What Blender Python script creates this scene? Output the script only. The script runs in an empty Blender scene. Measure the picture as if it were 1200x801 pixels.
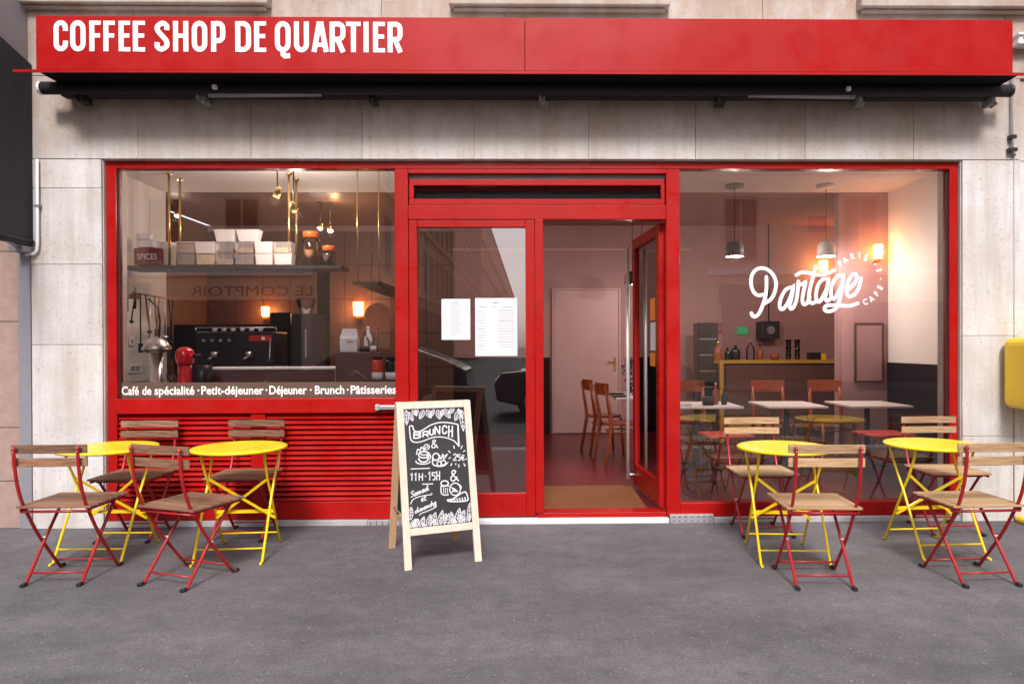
import bpy, bmesh, math, random
from mathutils import Vector, Matrix, Euler
random.seed(7)
R = math.radians
C = bpy.context.scene.collection
S = bpy.context.scene
# ------------------------------------------------------------------ camera
FPX, PPX, PPY = 820.0, 636.0, 408.0
CAM = Vector((0.0, -5.4, 1.38))
cd = bpy.data.cameras.new('camera'); cam = bpy.data.objects.new('camera', cd); C.objects.link(cam)
cd.sensor_width = 36; cd.sensor_fit = 'HORIZONTAL'; cd.lens = FPX/1200*36
cd.shift_x = (600-PPX)/1200; cd.shift_y = (PPY-400.5)/1200
cd.clip_start = 0.05; cd.clip_end = 2000
cam.location = CAM
yaw, pitch, roll = R(-0.99), R(90-0.3), R(-0.2)
cam.rotation_euler = (Matrix.Rotation(yaw,3,'Z') @ Matrix.Rotation(pitch,3,'X') @ Matrix.Rotation(roll,3,'Z')).to_euler()
S.camera = cam
CM = cam.rotation_euler.to_matrix()
def W(px, py, Y):
    """point at depth plane Y that the photograph shows at (px,py)"""
    d = CM @ Vector(((px-PPX)/FPX, -(py-PPY)/FPX, -1))
    return CAM + d*((Y-CAM.y)/d.y)
# ------------------------------------------------------------------ world, sun, exposure
SUN_EL, SUN_AZ = 43, 180      # azimuth: direction the light comes from, degrees from +Y clockwise
w = bpy.data.worlds.new("World"); S.world = w; w.use_nodes = True
nt = w.node_tree; bg = nt.nodes['Background']
sky = nt.nodes.new('ShaderNodeTexSky'); sky.sky_type = 'NISHITA'; sky.sun_disc = False
sky.sun_elevation = R(SUN_EL); sky.sun_rotation = R(SUN_AZ); sky.dust_density = 3; sky.air_density = 1.0
hs = nt.nodes.new('ShaderNodeHueSaturation'); hs.inputs['Saturation'].default_value = 0.25
tint = nt.nodes.new('ShaderNodeMix'); tint.data_type = 'RGBA'; tint.blend_type = 'MULTIPLY'
tint.inputs[0].default_value = 1.0; tint.inputs[7].default_value = (1.0, 0.975, 0.99, 1)
nt.links.new(sky.outputs[0], hs.inputs['Color']); nt.links.new(hs.outputs[0], tint.inputs[6])
nt.links.new(tint.outputs[2], bg.inputs['Color']); bg.inputs['Strength'].default_value = 0.15
sd = bpy.data.lights.new('sun', 'SUN'); sun = bpy.data.objects.new('sun', sd); C.objects.link(sun)
sd.energy = 1.5; sd.angle = R(12); sd.color = (1.0, 0.95, 0.92)
el, az = R(SUN_EL), R(SUN_AZ)
tosun = Vector((math.sin(az)*math.cos(el), math.cos(az)*math.cos(el), math.sin(el)))
sun.rotation_euler = tosun.to_track_quat('Z', 'Y').to_euler()
sun.location = (0, -8, 12)
S.view_settings.view_transform = 'Standard'; S.view_settings.look = 'None'
S.view_settings.exposure = 1.0; S.view_settings.gamma = 1.0; S.view_settings.use_curve_mapping = False
S.render.engine = 'CYCLES'
S.cycles.max_bounces = 8; S.cycles.diffuse_bounces = 4; S.cycles.glossy_bounces = 4
S.cycles.transparent_max_bounces = 16; S.cycles.sample_clamp_indirect = 4
S.cycles.use_denoising = True
# ------------------------------------------------------------------ materials
def mat(name, col, rough=0.6, metal=0.0, spec=0.5, var=0.0, vscale=6.0, bump=0.0, bscale=60.0, coat=0.0, col2=None, stretch=(1,1,1), emit=None, estr=0, rnd=0.0, rvar=0.0, wave=0.0):
    m = bpy.data.materials.new(name); m.use_nodes = True
    n = m.node_tree.nodes; l = m.node_tree.links; b = n['Principled BSDF']
    b.inputs['Base Color'].default_value = (*col, 1); b.inputs['Roughness'].default_value = rough
    b.inputs['Metallic'].default_value = metal; b.inputs['Specular IOR Level'].default_value = spec
    b.inputs['Coat Weight'].default_value = coat
    if emit: b.inputs['Emission Color'].default_value = (*emit, 1); b.inputs['Emission Strength'].default_value = estr
    tc = n.new('ShaderNodeTexCoord'); mp = n.new('ShaderNodeMapping'); mp.inputs['Scale'].default_value = stretch
    l.new(tc.outputs['Object'], mp.inputs['Vector'])
    if var or col2:
        nz = n.new('ShaderNodeTexNoise'); nz.inputs['Scale'].default_value = vscale; nz.inputs['Detail'].default_value = 6
        nz.inputs['Roughness'].default_value = 0.65
        l.new(mp.outputs[0], nz.inputs['Vector'])
        rp = n.new('ShaderNodeValToRGB'); rp.color_ramp.elements[0].position = 0.32; rp.color_ramp.elements[1].position = 0.7
        c2 = col2 or tuple(min(1, c*(1+var)) for c in col)
        c1 = tuple(c*(1-var) for c in col) if not col2 else col
        rp.color_ramp.elements[0].color = (*c1, 1); rp.color_ramp.elements[1].color = (*c2, 1)
        l.new(nz.outputs['Fac'], rp.inputs[0]); out = rp.outputs[0]
        if rnd:
            oi = n.new('ShaderNodeObjectInfo'); mr = n.new('ShaderNodeMapRange')
            mr.inputs['To Min'].default_value = 1-rnd; mr.inputs['To Max'].default_value = 1+rnd
            l.new(oi.outputs['Random'], mr.inputs['Value'])
            h = n.new('ShaderNodeHueSaturation'); l.new(mr.outputs[0], h.inputs['Value']); l.new(out, h.inputs['Color']); out = h.outputs[0]
        l.new(out, b.inputs['Base Color'])
    if rvar:
        nr = n.new('ShaderNodeTexNoise'); nr.inputs['Scale'].default_value = 5; nr.inputs['Detail'].default_value = 8; nr.inputs['Roughness'].default_value = 0.7
        l.new(tc.outputs['Object'], nr.inputs['Vector']); rr_ = n.new('ShaderNodeMapRange'); rr_.inputs['From Min'].default_value = 0.35; rr_.inputs['From Max'].default_value = 0.65
        rr_.inputs['To Min'].default_value = max(0.05, rough-rvar); rr_.inputs['To Max'].default_value = min(1, rough+rvar); l.new(nr.outputs['Fac'], rr_.inputs['Value']); l.new(rr_.outputs[0], b.inputs['Roughness'])
    if wave:
        nw = n.new('ShaderNodeTexNoise'); nw.inputs['Scale'].default_value = 1.6; nw.inputs['Detail'].default_value = 1; l.new(tc.outputs['Object'], nw.inputs['Vector'])
        bw = n.new('ShaderNodeBump'); bw.inputs['Strength'].default_value = wave; bw.inputs['Distance'].default_value = 0.03; l.new(nw.outputs['Fac'], bw.inputs['Height']); l.new(bw.outputs[0], b.inputs['Normal'])
    if bump:
        nb = n.new('ShaderNodeTexNoise'); nb.inputs['Scale'].default_value = bscale; nb.inputs['Detail'].default_value = 4
        l.new(mp.outputs[0], nb.inputs['Vector'])
        bp = n.new('ShaderNodeBump'); bp.inputs['Strength'].default_value = bump; bp.inputs['Distance'].default_value = 0.01
        l.new(nb.outputs['Fac'], bp.inputs['Height']); l.new(bp.outputs[0], b.inputs['Normal'])
    return m
M = {}
M['red'] = mat('red_paint', (0.36,0.0055,0.0045), 0.38, spec=0.25, var=0.14, vscale=2.4, bump=0.05, bscale=14, rvar=0.16)
M['signred'] = mat('red_sign_paint', (0.36,0.0055,0.0055), 0.42, spec=0.2, var=0.05, vscale=1.6, stretch=(2.5,1,0.6), rvar=0.12, wave=0.4)
M['darkred'] = mat('dark_red_chair_paint', (0.36,0.012,0.016), 0.35, var=0.15, vscale=20)
M['yellow'] = mat('yellow_paint', (0.90,0.63,0.006), 0.34, var=0.05, vscale=6, coat=0.15, rvar=0.14)
M['ochre'] = mat('ochre_edge_paint', (0.45,0.28,0.04), 0.5, var=0.1)
M['boxyellow'] = mat('postbox_yellow', (0.85,0.55,0.008), 0.35, var=0.05, vscale=4)
M['wood'] = mat('slat_wood', (0.12,0.052,0.030), 0.55, col2=(0.33,0.175,0.10), vscale=5, stretch=(1.2,14,14), bump=0.25, bscale=8, rnd=0.25)
M['woodlight'] = mat('weathered_slat_wood', (0.29,0.16,0.075), 0.6, col2=(0.54,0.36,0.20), vscale=5, stretch=(1.2,14,14), bump=0.25, bscale=8, rnd=0.2)
M['pine'] = mat('pale_pine', (0.62,0.49,0.39), 0.5, col2=(0.73,0.60,0.50), vscale=4, stretch=(10,10,0.8))
M['pinedark'] = mat('pine_inner', (0.50,0.30,0.16), 0.5, col2=(0.60,0.38,0.22), vscale=4, stretch=(10,10,0.8))
M['slate'] = mat('chalkboard_black', (0.018,0.017,0.02), 0.65, var=0.5, vscale=5)
M['chalk'] = mat('white_chalk', (0.62,0.61,0.65), 0.9, var=0.12, vscale=120)
M['roller'] = mat('black_roller_fabric', (0.012,0.010,0.014), 0.8)
M['void'] = mat('black_tray_paint', (0.006,0.005,0.006), 0.9, spec=0.1)
M['white'] = mat('white_vinyl', (0.85,0.84,0.86), 0.5)
M['black'] = mat('black_rubber', (0.012,0.012,0.013), 0.6)
M['blackmetal'] = mat('black_metal', (0.02,0.018,0.022), 0.4)
M['steel'] = mat('brushed_steel', (0.62,0.61,0.63), 0.28, metal=1.0)
M['satin'] = mat('satin_handle_steel', (0.85,0.84,0.86), 0.45, metal=0.6)
M['brass'] = mat('brass', (0.72,0.50,0.17), 0.25, metal=1.0)
M['grey'] = mat('grey_painted_metal', (0.24,0.235,0.26), 0.5, var=0.08)
M['fascia'] = mat('grey_fascia', (0.30,0.275,0.30), 0.55, var=0.06, vscale=2)
M['awning'] = mat('dark_awning_fabric', (0.032,0.030,0.042), 0.85, var=0.2, vscale=3, bump=0.2, bscale=220)
M['whitewall'] = mat('white_plaster', (0.78,0.76,0.77), 0.8, var=0.03, vscale=2)
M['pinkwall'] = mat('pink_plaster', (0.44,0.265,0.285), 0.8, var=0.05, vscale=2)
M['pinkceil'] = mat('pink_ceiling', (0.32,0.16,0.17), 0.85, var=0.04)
M['pinkdoor'] = mat('pale_pink_paint', (0.58,0.39,0.42), 0.5, var=0.03)
M['wainscot'] = mat('dark_wainscot', (0.014,0.008,0.014), 0.6, spec=0.25, var=0.1)
M['brownpanel'] = mat('brown_wood_panel', (0.10,0.045,0.038), 0.5, col2=(0.14,0.065,0.055), vscale=3, stretch=(1,1,9))
M['tilewhite'] = mat('white_tile', (0.72,0.71,0.76), 0.2)
M['redfloor'] = mat('red_resin_floor', (0.12,0.012,0.018), 0.32, var=0.12, vscale=3)
M['coir'] = mat('coir_mat', (0.19,0.062,0.016), 0.95, var=0.4, vscale=60, bump=0.8, bscale=200)
M['concrete'] = mat('pale_concrete', (0.40,0.385,0.39), 0.85, var=0.16, vscale=5, bump=0.3, bscale=40)
M['stepwhite'] = mat('white_painted_step', (0.74,0.72,0.74), 0.7, var=0.08, vscale=6, bump=0.2, bscale=30)
M['zinc'] = mat('zinc_plate', (0.50,0.50,0.54), 0.45, metal=0.6, var=0.06)
M['orangewood'] = mat('orange_varnished_wood', (0.27,0.058,0.022), 0.3, col2=(0.38,0.095,0.035), vscale=6, stretch=(2,2,8))
M['tablewhite'] = mat('white_laminate', (0.82,0.80,0.82), 0.35)
M['seatred'] = mat('red_seat_paint', (0.60,0.05,0.025), 0.45)
M['orangeplastic'] = mat('orange_lid', (0.85,0.14,0.02), 0.4)
M['plastic'] = mat('milky_plastic', (0.74,0.72,0.77), 0.35)
M['plasticwhite'] = mat('white_plastic', (0.82,0.80,0.84), 0.4)
M['pasta'] = mat('dry_pasta', (0.70,0.50,0.24), 0.7, var=0.35, vscale=60, bump=1, bscale=60)
M['nuts'] = mat('brown_nuts', (0.40,0.20,0.10), 0.7, var=0.5, vscale=70, bump=1, bscale=60)
M['beans'] = mat('dark_beans', (0.12,0.05,0.05), 0.6, var=0.8, vscale=90, bump=1, bscale=80)
M['maroon'] = mat('maroon_crate', (0.15,0.022,0.028), 0.7, var=0.2, vscale=12)
M['glossred'] = mat('gloss_red_enamel', (0.60,0.008,0.018), 0.12, coat=0.6)
M['paper'] = mat('white_paper', (0.66,0.67,0.71), 0.9)
M['ink'] = mat('grey_ink', (0.22,0.22,0.25), 0.9)
M['orangepaper'] = mat('orange_paper', (0.75,0.25,0.03), 0.9)
M['darkgrey'] = mat('dark_appliance', (0.016,0.013,0.018), 0.35, spec=0.3)
M['amber'] = mat('amber_glass_lit', (0.8,0.3,0.05), 0.4, emit=(1.0,0.36,0.06), estr=14)
M['amberdim'] = mat('amber_shade_dark', (0.35,0.05,0.012), 0.3, emit=(1.0,0.12,0.01), estr=0.7)
M['bulb'] = mat('lit_bulb', (1,0.9,0.7), 0.4, emit=(1.0,0.60,0.24), estr=16)
M['pot'] = mat('bottle_dark_glass', (0.03,0.035,0.03), 0.1)
M['leaf'] = mat('plant_leaf', (0.035,0.06,0.035), 0.6)
M['exitgreen'] = mat('green_exit_sign', (0.05,0.4,0.15), 0.5, emit=(0.1,0.7,0.3), estr=0.08)
M['limebuilding'] = mat('limestone_opposite', (0.82,0.54,0.38), 0.85, var=0.10, vscale=0.6)
M['darkwin'] = mat('dark_window_opposite', (0.02,0.016,0.014), 0.5)
M['ledge'] = mat('white_ledge_opposite', (0.85,0.82,0.79), 0.8)
M['greyshutter'] = mat('pale_shutter', (0.42,0.36,0.32), 0.7)
M['zincroof'] = mat('zinc_roof', (0.16,0.17,0.20), 0.5)
M['blue'] = mat('street_plaque_blue', (0.02,0.05,0.22), 0.4)
M['green'] = mat('green_enamel', (0.02,0.12,0.06), 0.4)
M['cardark'] = mat('dark_car_paint', (0.02,0.02,0.026), 0.2, coat=0.8)
M['jean'] = mat('dark_clothes', (0.02,0.02,0.028), 0.9)
M['skin'] = mat('skin', (0.5,0.3,0.22), 0.6)

def glass_mat(name, tintc=(1,1,1), mult=1.0, ior=1.5):
    m = bpy.data.materials.new(name); m.use_nodes = True; n = m.node_tree.nodes; l = m.node_tree.links
    n.remove(n['Principled BSDF']); o = n['Material Output']
    t = n.new('ShaderNodeBsdfTransparent'); t.inputs[0].default_value = (*tintc, 1)
    g = n.new('ShaderNodeBsdfGlossy'); g.inputs['Roughness'].default_value = 0.004
    f = n.new('ShaderNodeFresnel'); f.inputs[0].default_value = ior
    mm = n.new('ShaderNodeMath'); mm.operation = 'MULTIPLY'; mm.inputs[1].default_value = mult; mm.use_clamp = True
    x = n.new('ShaderNodeMixShader'); l.new(f.outputs[0], mm.inputs[0]); l.new(mm.outputs[0], x.inputs[0])
    l.new(t.outputs[0], x.inputs[1]); l.new(g.outputs[0], x.inputs[2]); l.new(x.outputs[0], o.inputs[0])
    return m
M['glass'] = glass_mat('window_glass', (0.97,0.965,0.97), 2.3)
M['jarglass'] = glass_mat('jar_glass', (0.94,0.94,0.96), 1.0)
def film_mat():
    m = bpy.data.materials.new('brown_window_film'); m.use_nodes = True; n = m.node_tree.nodes; l = m.node_tree.links
    b = n['Principled BSDF']; b.inputs['Base Color'].default_value = (0.11,0.068,0.050,1); b.inputs['Roughness'].default_value = 0.5
    t = n.new('ShaderNodeBsdfTransparent'); x = n.new('ShaderNodeMixShader'); x.inputs[0].default_value = 0.93
    l.new(t.outputs[0], x.inputs[1]); l.new(b.outputs[0], x.inputs[2]); l.new(x.outputs[0], n['Material Output'].inputs[0])
    return m
M['film'] = film_mat()
def clear_mat():
    m = bpy.data.materials.new('cloudy_clear_plastic'); m.use_nodes = True; n = m.node_tree.nodes; l = m.node_tree.links
    b = n['Principled BSDF']; b.inputs['Base Color'].default_value = (0.78,0.76,0.80,1); b.inputs['Roughness'].default_value = 0.25
    t = n.new('ShaderNodeBsdfTransparent'); x = n.new('ShaderNodeMixShader'); x.inputs[0].default_value = 0.30
    l.new(t.outputs[0], x.inputs[1]); l.new(b.outputs[0], x.inputs[2]); l.new(x.outputs[0], n['Material Output'].inputs[0])
    return m
M['clear'] = clear_mat()
def stone_mat():
    m = bpy.data.materials.new('weathered_limestone'); m.use_nodes = True; n = m.node_tree.nodes; l = m.node_tree.links
    b = n['Principled BSDF']; b.inputs['Roughness'].default_value = 0.85
    tc = n.new('ShaderNodeTexCoord')
    def noise(scale, st, det=6, rg=0.6):
        mp = n.new('ShaderNodeMapping'); mp.inputs['Scale'].default_value = st; l.new(tc.outputs['Object'], mp.inputs['Vector'])
        z = n.new('ShaderNodeTexNoise'); z.inputs['Scale'].default_value = scale; z.inputs['Detail'].default_value = det; z.inputs['Roughness'].default_value = rg
        l.new(mp.outputs[0], z.inputs['Vector']); return z.outputs['Fac']
    def ramp(v, p0, p1, c0, c1):
        r = n.new('ShaderNodeValToRGB'); e = r.color_ramp.elements; e[0].position = p0; e[1].position = p1
        e[0].color = (*c0, 1); e[1].color = (*c1, 1); l.new(v, r.inputs[0]); return r.outputs[0]
    def mix(f, a, c, mode='MIX'):
        x = n.new('ShaderNodeMix'); x.data_type = 'RGBA'; x.blend_type = mode
        if isinstance(f, float): x.inputs[0].default_value = f
        else: l.new(f, x.inputs[0])
        for i, v in ((6, a), (7, c)):
            if isinstance(v, tuple): x.inputs[i].default_value = (*v, 1)
            else: l.new(v, x.inputs[i])
        return x.outputs[2]
    base = ramp(noise(2.2, (1,1,1)), 0.3, 0.7, (0.52,0.485,0.455), (0.67,0.655,0.66))
    streak = ramp(noise(3.0, (5,5,0.35), 5), 0.34, 0.56, (0.82,0.74,0.67), (1,1,1))
    c = mix(0.62, base, streak, 'MULTIPLY')
    pits = ramp(noise(38, (1,1,1), 3), 0.30, 0.40, (0.55,0.5,0.48), (1,1,1))
    c = mix(0.5, c, pits, 'MULTIPLY')
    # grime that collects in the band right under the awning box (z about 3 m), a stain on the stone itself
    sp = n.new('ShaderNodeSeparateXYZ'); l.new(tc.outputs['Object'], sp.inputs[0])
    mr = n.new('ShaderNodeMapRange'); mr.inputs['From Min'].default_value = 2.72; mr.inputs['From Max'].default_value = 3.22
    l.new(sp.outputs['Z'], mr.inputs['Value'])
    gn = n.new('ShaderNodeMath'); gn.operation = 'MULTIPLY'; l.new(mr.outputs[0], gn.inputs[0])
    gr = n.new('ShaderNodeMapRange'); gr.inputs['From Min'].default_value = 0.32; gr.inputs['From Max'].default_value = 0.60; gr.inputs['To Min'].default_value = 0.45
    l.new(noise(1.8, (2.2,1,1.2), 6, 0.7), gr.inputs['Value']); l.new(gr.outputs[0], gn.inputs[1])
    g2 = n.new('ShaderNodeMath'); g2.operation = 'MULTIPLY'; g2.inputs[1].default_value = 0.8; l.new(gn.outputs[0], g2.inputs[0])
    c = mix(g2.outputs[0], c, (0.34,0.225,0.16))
    oi = n.new('ShaderNodeObjectInfo'); r2 = n.new('ShaderNodeMapRange'); r2.inputs['To Min'].default_value = 0.90; r2.inputs['To Max'].default_value = 1.06
    l.new(oi.outputs['Random'], r2.inputs['Value']); h = n.new('ShaderNodeHueSaturation'); l.new(r2.outputs[0], h.inputs['Value']); l.new(c, h.inputs['Color'])
    l.new(h.outputs[0], b.inputs['Base Color'])
    bp = n.new('ShaderNodeBump'); bp.inputs['Strength'].default_value = 0.35; bp.inputs['Distance'].default_value = 0.01
    l.new(noise(30, (1,1,1), 6), bp.inputs['Height']); l.new(bp.outputs[0], b.inputs['Normal'])
    return m
M['stone'] = stone_mat()
def asphalt_mat(name, base, seed=0.0):
    m = bpy.data.materials.new(name); m.use_nodes = True; n = m.node_tree.nodes; l = m.node_tree.links
    b = n['Principled BSDF']; b.inputs['Roughness'].default_value = 0.8
    tc = n.new('ShaderNodeTexCoord')
    def noise(scale, det=5, rg=0.6, st=(1,1,1), off=0):
        mp = n.new('ShaderNodeMapping'); mp.inputs['Scale'].default_value = st; mp.inputs['Location'].default_value = (seed+off,off,0); l.new(tc.outputs['Object'], mp.inputs['Vector'])
        z = n.new('ShaderNodeTexNoise'); z.inputs['Scale'].default_value = scale; z.inputs['Detail'].default_value = det; z.inputs['Roughness'].default_value = rg
        l.new(mp.outputs[0], z.inputs['Vector']); return z.outputs['Fac']
    def rng(v, a, c, d, e):
        r = n.new('ShaderNodeMapRange'); r.inputs[1].default_value = a; r.inputs[2].default_value = c; r.inputs[3].default_value = d; r.inputs[4].default_value = e
        l.new(v, r.inputs[0]); return r.outputs[0]
    def mul(a, c):
        x = n.new('ShaderNodeMath'); x.operation = 'MULTIPLY'; l.new(a, x.inputs[0]); l.new(c, x.inputs[1]); return x.outputs[0]
    v = mul(rng(noise(1.1, 6, 0.6, (0.6,1.4,1)), 0.3, 0.7, 0.72, 1.26), rng(noise(70, 4, 0.8), 0.3, 0.7, 0.62, 1.42))
    v = mul(v, rng(noise(5, 6, 0.75, (1,1,1), 7), 0.35, 0.66, 0.84, 1.18))
    # pale scuffs and drips
    v = mul(v, rng(noise(3.2, 8, 0.8, (0.8,2.0,1), 3), 0.60, 0.72, 1.0, 1.45))
    v = mul(v, rng(noise(2.3, 7, 0.7, (1,1,1), 21), 0.62, 0.70, 1.0, 0.72))
    v = mul(v, rng(noise(14, 4, 0.7, (1,1,1), 33), 0.3, 0.7, 0.90, 1.10))
    # gum and pale aggregate specks
    vo = n.new('ShaderNodeTexVoronoi'); vo.inputs['Scale'].default_value = 45; l.new(tc.outputs['Object'], vo.inputs['Vector'])
    sp = n.new('ShaderNodeSeparateColor'); l.new(vo.outputs['Color'], sp.inputs[0])
    d1 = rng(vo.outputs['Distance'], 0.12, 0.2, 1.0, 0.0); k = rng(sp.outputs[0], 0.90, 0.905, 0.0, 1.0)
    spk = mul(d1, k)
    c = n.new('ShaderNodeMix'); c.data_type = 'RGBA'; c.blend_type = 'MULTIPLY'; c.inputs[0].default_value = 1; c.inputs[6].default_value = (*base, 1)
    cb = n.new('ShaderNodeCombineColor'); l.new(v, cb.inputs[0]); l.new(v, cb.inputs[1]); l.new(v, cb.inputs[2]); l.new(cb.outputs[0], c.inputs[7])
    c2 = n.new('ShaderNodeMix'); c2.data_type = 'RGBA'; l.new(spk, c2.inputs[0]); l.new(c.outputs[2], c2.inputs[6]); c2.inputs[7].default_value = (0.33,0.32,0.33,1)
    l.new(c2.outputs[2], b.inputs['Base Color'])
    bp = n.new('ShaderNodeBump'); bp.inputs['Strength'].default_value = 0.45; bp.inputs['Distance'].default_value = 0.006
    l.new(noise(110, 3, 0.7), bp.inputs['Height']); l.new(bp.outputs[0], b.inputs['Normal'])
    return m
M['asphalt'] = asphalt_mat('pavement_asphalt', (0.108,0.102,0.110))
M['road'] = asphalt_mat('road_asphalt', (0.05,0.05,0.053), 40)
M['pinktile'] = mat('pink_granite_tile', (0.32,0.21,0.18), 0.5, col2=(0.40,0.28,0.245), vscale=14, rnd=0.06)
M['kerb'] = mat('granite_kerb', (0.36,0.35,0.35), 0.8, var=0.2, vscale=30)
# ------------------------------------------------------------------ mesh builder
class MB:
    def __init__(s): s.v = []; s.f = []; s.smooth = []
    def add(s, vs, fs, sm=False):
        o = len(s.v); s.v += [Vector(v) for v in vs]; s.f += [tuple(i+o for i in f) for f in fs]; s.smooth += [sm]*len(fs); return s
    def box(s, x0, x1, y0, y1, z0, z1, mtx=None):
        vs = [Vector((x,y,z)) for z in (z0,z1) for y in (y0,y1) for x in (x0,x1)]
        if mtx: vs = [mtx @ v for v in vs]
        return s.add(vs, [(0,2,3,1),(4,5,7,6),(0,1,5,4),(2,6,7,3),(0,4,6,2),(1,3,7,5)])
    def tube(s, pts, r, n=8, cap=True, closed=False):
        pts = [Vector(p) for p in pts]; N = len(pts); rings = []
        prev = None
        for i, p in enumerate(pts):
            if closed: d = (pts[(i+1)%N]-pts[i-1])
            else: d = (pts[min(i+1,N-1)]-pts[max(i-1,0)])
            d = d.normalized() if d.length > 1e-9 else Vector((0,0,1))
            if prev is None:
                u = d.orthogonal().normalized()
            else:
                u = (prev - d*prev.dot(d)); u = u.normalized() if u.length > 1e-6 else d.orthogonal().normalized()
            prev = u; v = d.cross(u)
            rr = r[i] if isinstance(r, (list,tuple)) else r
            rings.append([p + (u*math.cos(2*math.pi*k/n)+v*math.sin(2*math.pi*k/n))*rr for k in range(n)])
        vs = [q for ring in rings for q in ring]; fs = []
        for i in range(N if closed else N-1):
            a, b = i*n, ((i+1)%N)*n
            for k in range(n): fs.append((a+k, a+(k+1)%n, b+(k+1)%n, b+k))
        s.add(vs, fs, True)
        if cap and not closed:
            o = len(s.v)-len(vs)
            s.f.append(tuple(o+k for k in reversed(range(n)))); s.smooth.append(False)
            s.f.append(tuple(o+(N-1)*n+k for k in range(n))); s.smooth.append(False)
        return s
    def lathe(s, prof, c=(0,0,0), n=24, mtx=None):
        vs = []; fs = []; c = Vector(c); P = len(prof)
        for r, z in prof:
            for k in range(n):
                a = 2*math.pi*k/n; q = Vector((r*math.cos(a), r*math.sin(a), z)); vs.append((mtx @ q if mtx else q)+c)
        for i in range(P-1):
            for k in range(n): fs.append((i*n+k, i*n+(k+1)%n, (i+1)*n+(k+1)%n, (i+1)*n+k))
        s.add(vs, fs, True); o = len(s.v)-len(vs)
        s.f.append(tuple(o+k for k in reversed(range(n)))); s.smooth.append(False)
        s.f.append(tuple(o+(P-1)*n+k for k in range(n))); s.smooth.append(False)
        return s
    def prism(s, poly, fn, d0, d1):
        """poly: 2-D outline, fn(a,b,d) -> point; extruded from d0 to d1"""
        n = len(poly); vs = [fn(a,b,d0) for a,b in poly]+[fn(a,b,d1) for a,b in poly]
        return s.add(vs, [tuple(range(n)), tuple(reversed(range(n,2*n)))]+[(k,(k+1)%n+0,(k+1)%n+n,k+n) for k in range(n)])
    def ribbon(s, pts, wd, fn, d0, d1, closed=False, rcap=False, eps=1.5e-5):
        """flat stroke of width wd following 2-D points; fn(a,b,d) -> point"""
        pts = [Vector((p[0],p[1])) for p in pts]
        P = [pts[0]]
        for p in pts[1:]:
            if (p-P[-1]).length > 1e-6: P.append(p)
        if closed and (P[0]-P[-1]).length < 1e-6: P.pop()
        N = len(P)
        if N < 2: return s
        L = []; Rr = []
        for i in range(N):
            if closed: a = (P[i]-P[i-1]); b = (P[(i+1)%N]-P[i])
            else: a = P[i]-P[i-1] if i > 0 else P[1]-P[0]; b = P[i+1]-P[i] if i < N-1 else P[-1]-P[-2]
            a = a.normalized(); b = b.normalized(); t = (a+b); t = t.normalized() if t.length > 1e-6 else a
            nn = Vector((-t.y, t.x)); cs = max(0.45, nn.dot(Vector((-a.y, a.x))))
            L.append(P[i]+nn*wd/2/cs); Rr.append(P[i]-nn*wd/2/cs)
        vs = []
        for d in (d0, d1):
            for i in range(N): e = d+i*eps if d == d1 else d; vs.append(fn(L[i].x, L[i].y, e)); vs.append(fn(Rr[i].x, Rr[i].y, e))
        fs = []; o2 = 2*N
        for i in range(N if closed else N-1):
            j = (i+1)%N
            fs += [(2*i,2*i+1,2*j+1,2*j),(o2+2*i,o2+2*j,o2+2*j+1,o2+2*i+1),(2*i,2*j,o2+2*j,o2+2*i),(2*i+1,o2+2*i+1,o2+2*j+1,2*j+1)]
        if not closed: fs += [(0,o2,o2+1,1),(2*N-2,2*N-1,o2+2*N-1,o2+2*N-2)]
        s.add(vs, fs)
        if rcap:
            for q in (P[0], P[-1]):
                s.prism([(q.x+wd/2*math.cos(t*math.pi/6), q.y+wd/2*math.sin(t*math.pi/6)) for t in range(12)], fn, d0*1.02, d1*1.02)
        return s
    def build(s, name, m, parent=None, bevel=0.0, seg=2, loc=None, rot=None, kind=None, label=None):
        me = bpy.data.meshes.new(name); me.from_pydata([tuple(v) for v in s.v], [], s.f)
        if any(s.smooth): me.polygons.foreach_set('use_smooth', s.smooth)
        bm = bmesh.new(); bm.from_mesh(me); bmesh.ops.recalc_face_normals(bm, faces=bm.faces); bm.to_mesh(me); bm.free()
        me.materials.append(m)
        o = bpy.data.objects.new(name, me); C.objects.link(o)
        if parent: o.parent = parent
        if loc: o.location = loc
        if rot is not None: o.rotation_euler = rot
        if kind: o['kind'] = kind
        if label: o['label'] = label
        if bevel:
            b = o.modifiers.new('edge', 'BEVEL'); b.width = bevel; b.segments = seg; b.limit_method = 'ANGLE'; b.angle_limit = R(50)
        return o
def bx(name, m, parent, x0, x1, y0, y1, z0, z1, bevel=0.0, **k):
    return MB().box(x0,x1,y0,y1,z0,z1).build(name, m, parent, bevel, **k)
def tag(o, label, cat, group=None):
    o['label'] = label; o['category'] = cat
    if group: o['group'] = group
    return o
def thing(name, label, cat, loc=(0,0,0), rz=0, group=None):
    o = bpy.data.objects.new(name, None); o.empty_display_size = 0.1; C.objects.link(o)
    o.location = loc; o.rotation_euler = (0,0,rz); return tag(o, label, cat, group)
def copy_tree(o, parent=None):
    c = o.copy(); C.objects.link(c); c.parent = parent
    for ch in list(o.children): copy_tree(ch, c)
    return c
def spline(pts, k=6, closed=False):
    P = [Vector(p) for p in pts]; N = len(P); out = []
    for i in range(N if closed else N-1):
        if closed: a, b, c, d = P[i-1], P[i], P[(i+1)%N], P[(i+2)%N]
        else: a, b, c, d = P[max(i-1,0)], P[i], P[i+1], P[min(i+2,N-1)]
        for j in range(k):
            t = j/k; out.append(0.5*((2*b)+(c-a)*t+(2*a-5*b+4*c-d)*t*t+(3*b-a-3*c+d)*t**3))
    if not closed: out.append(P[-1])
    return out
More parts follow.
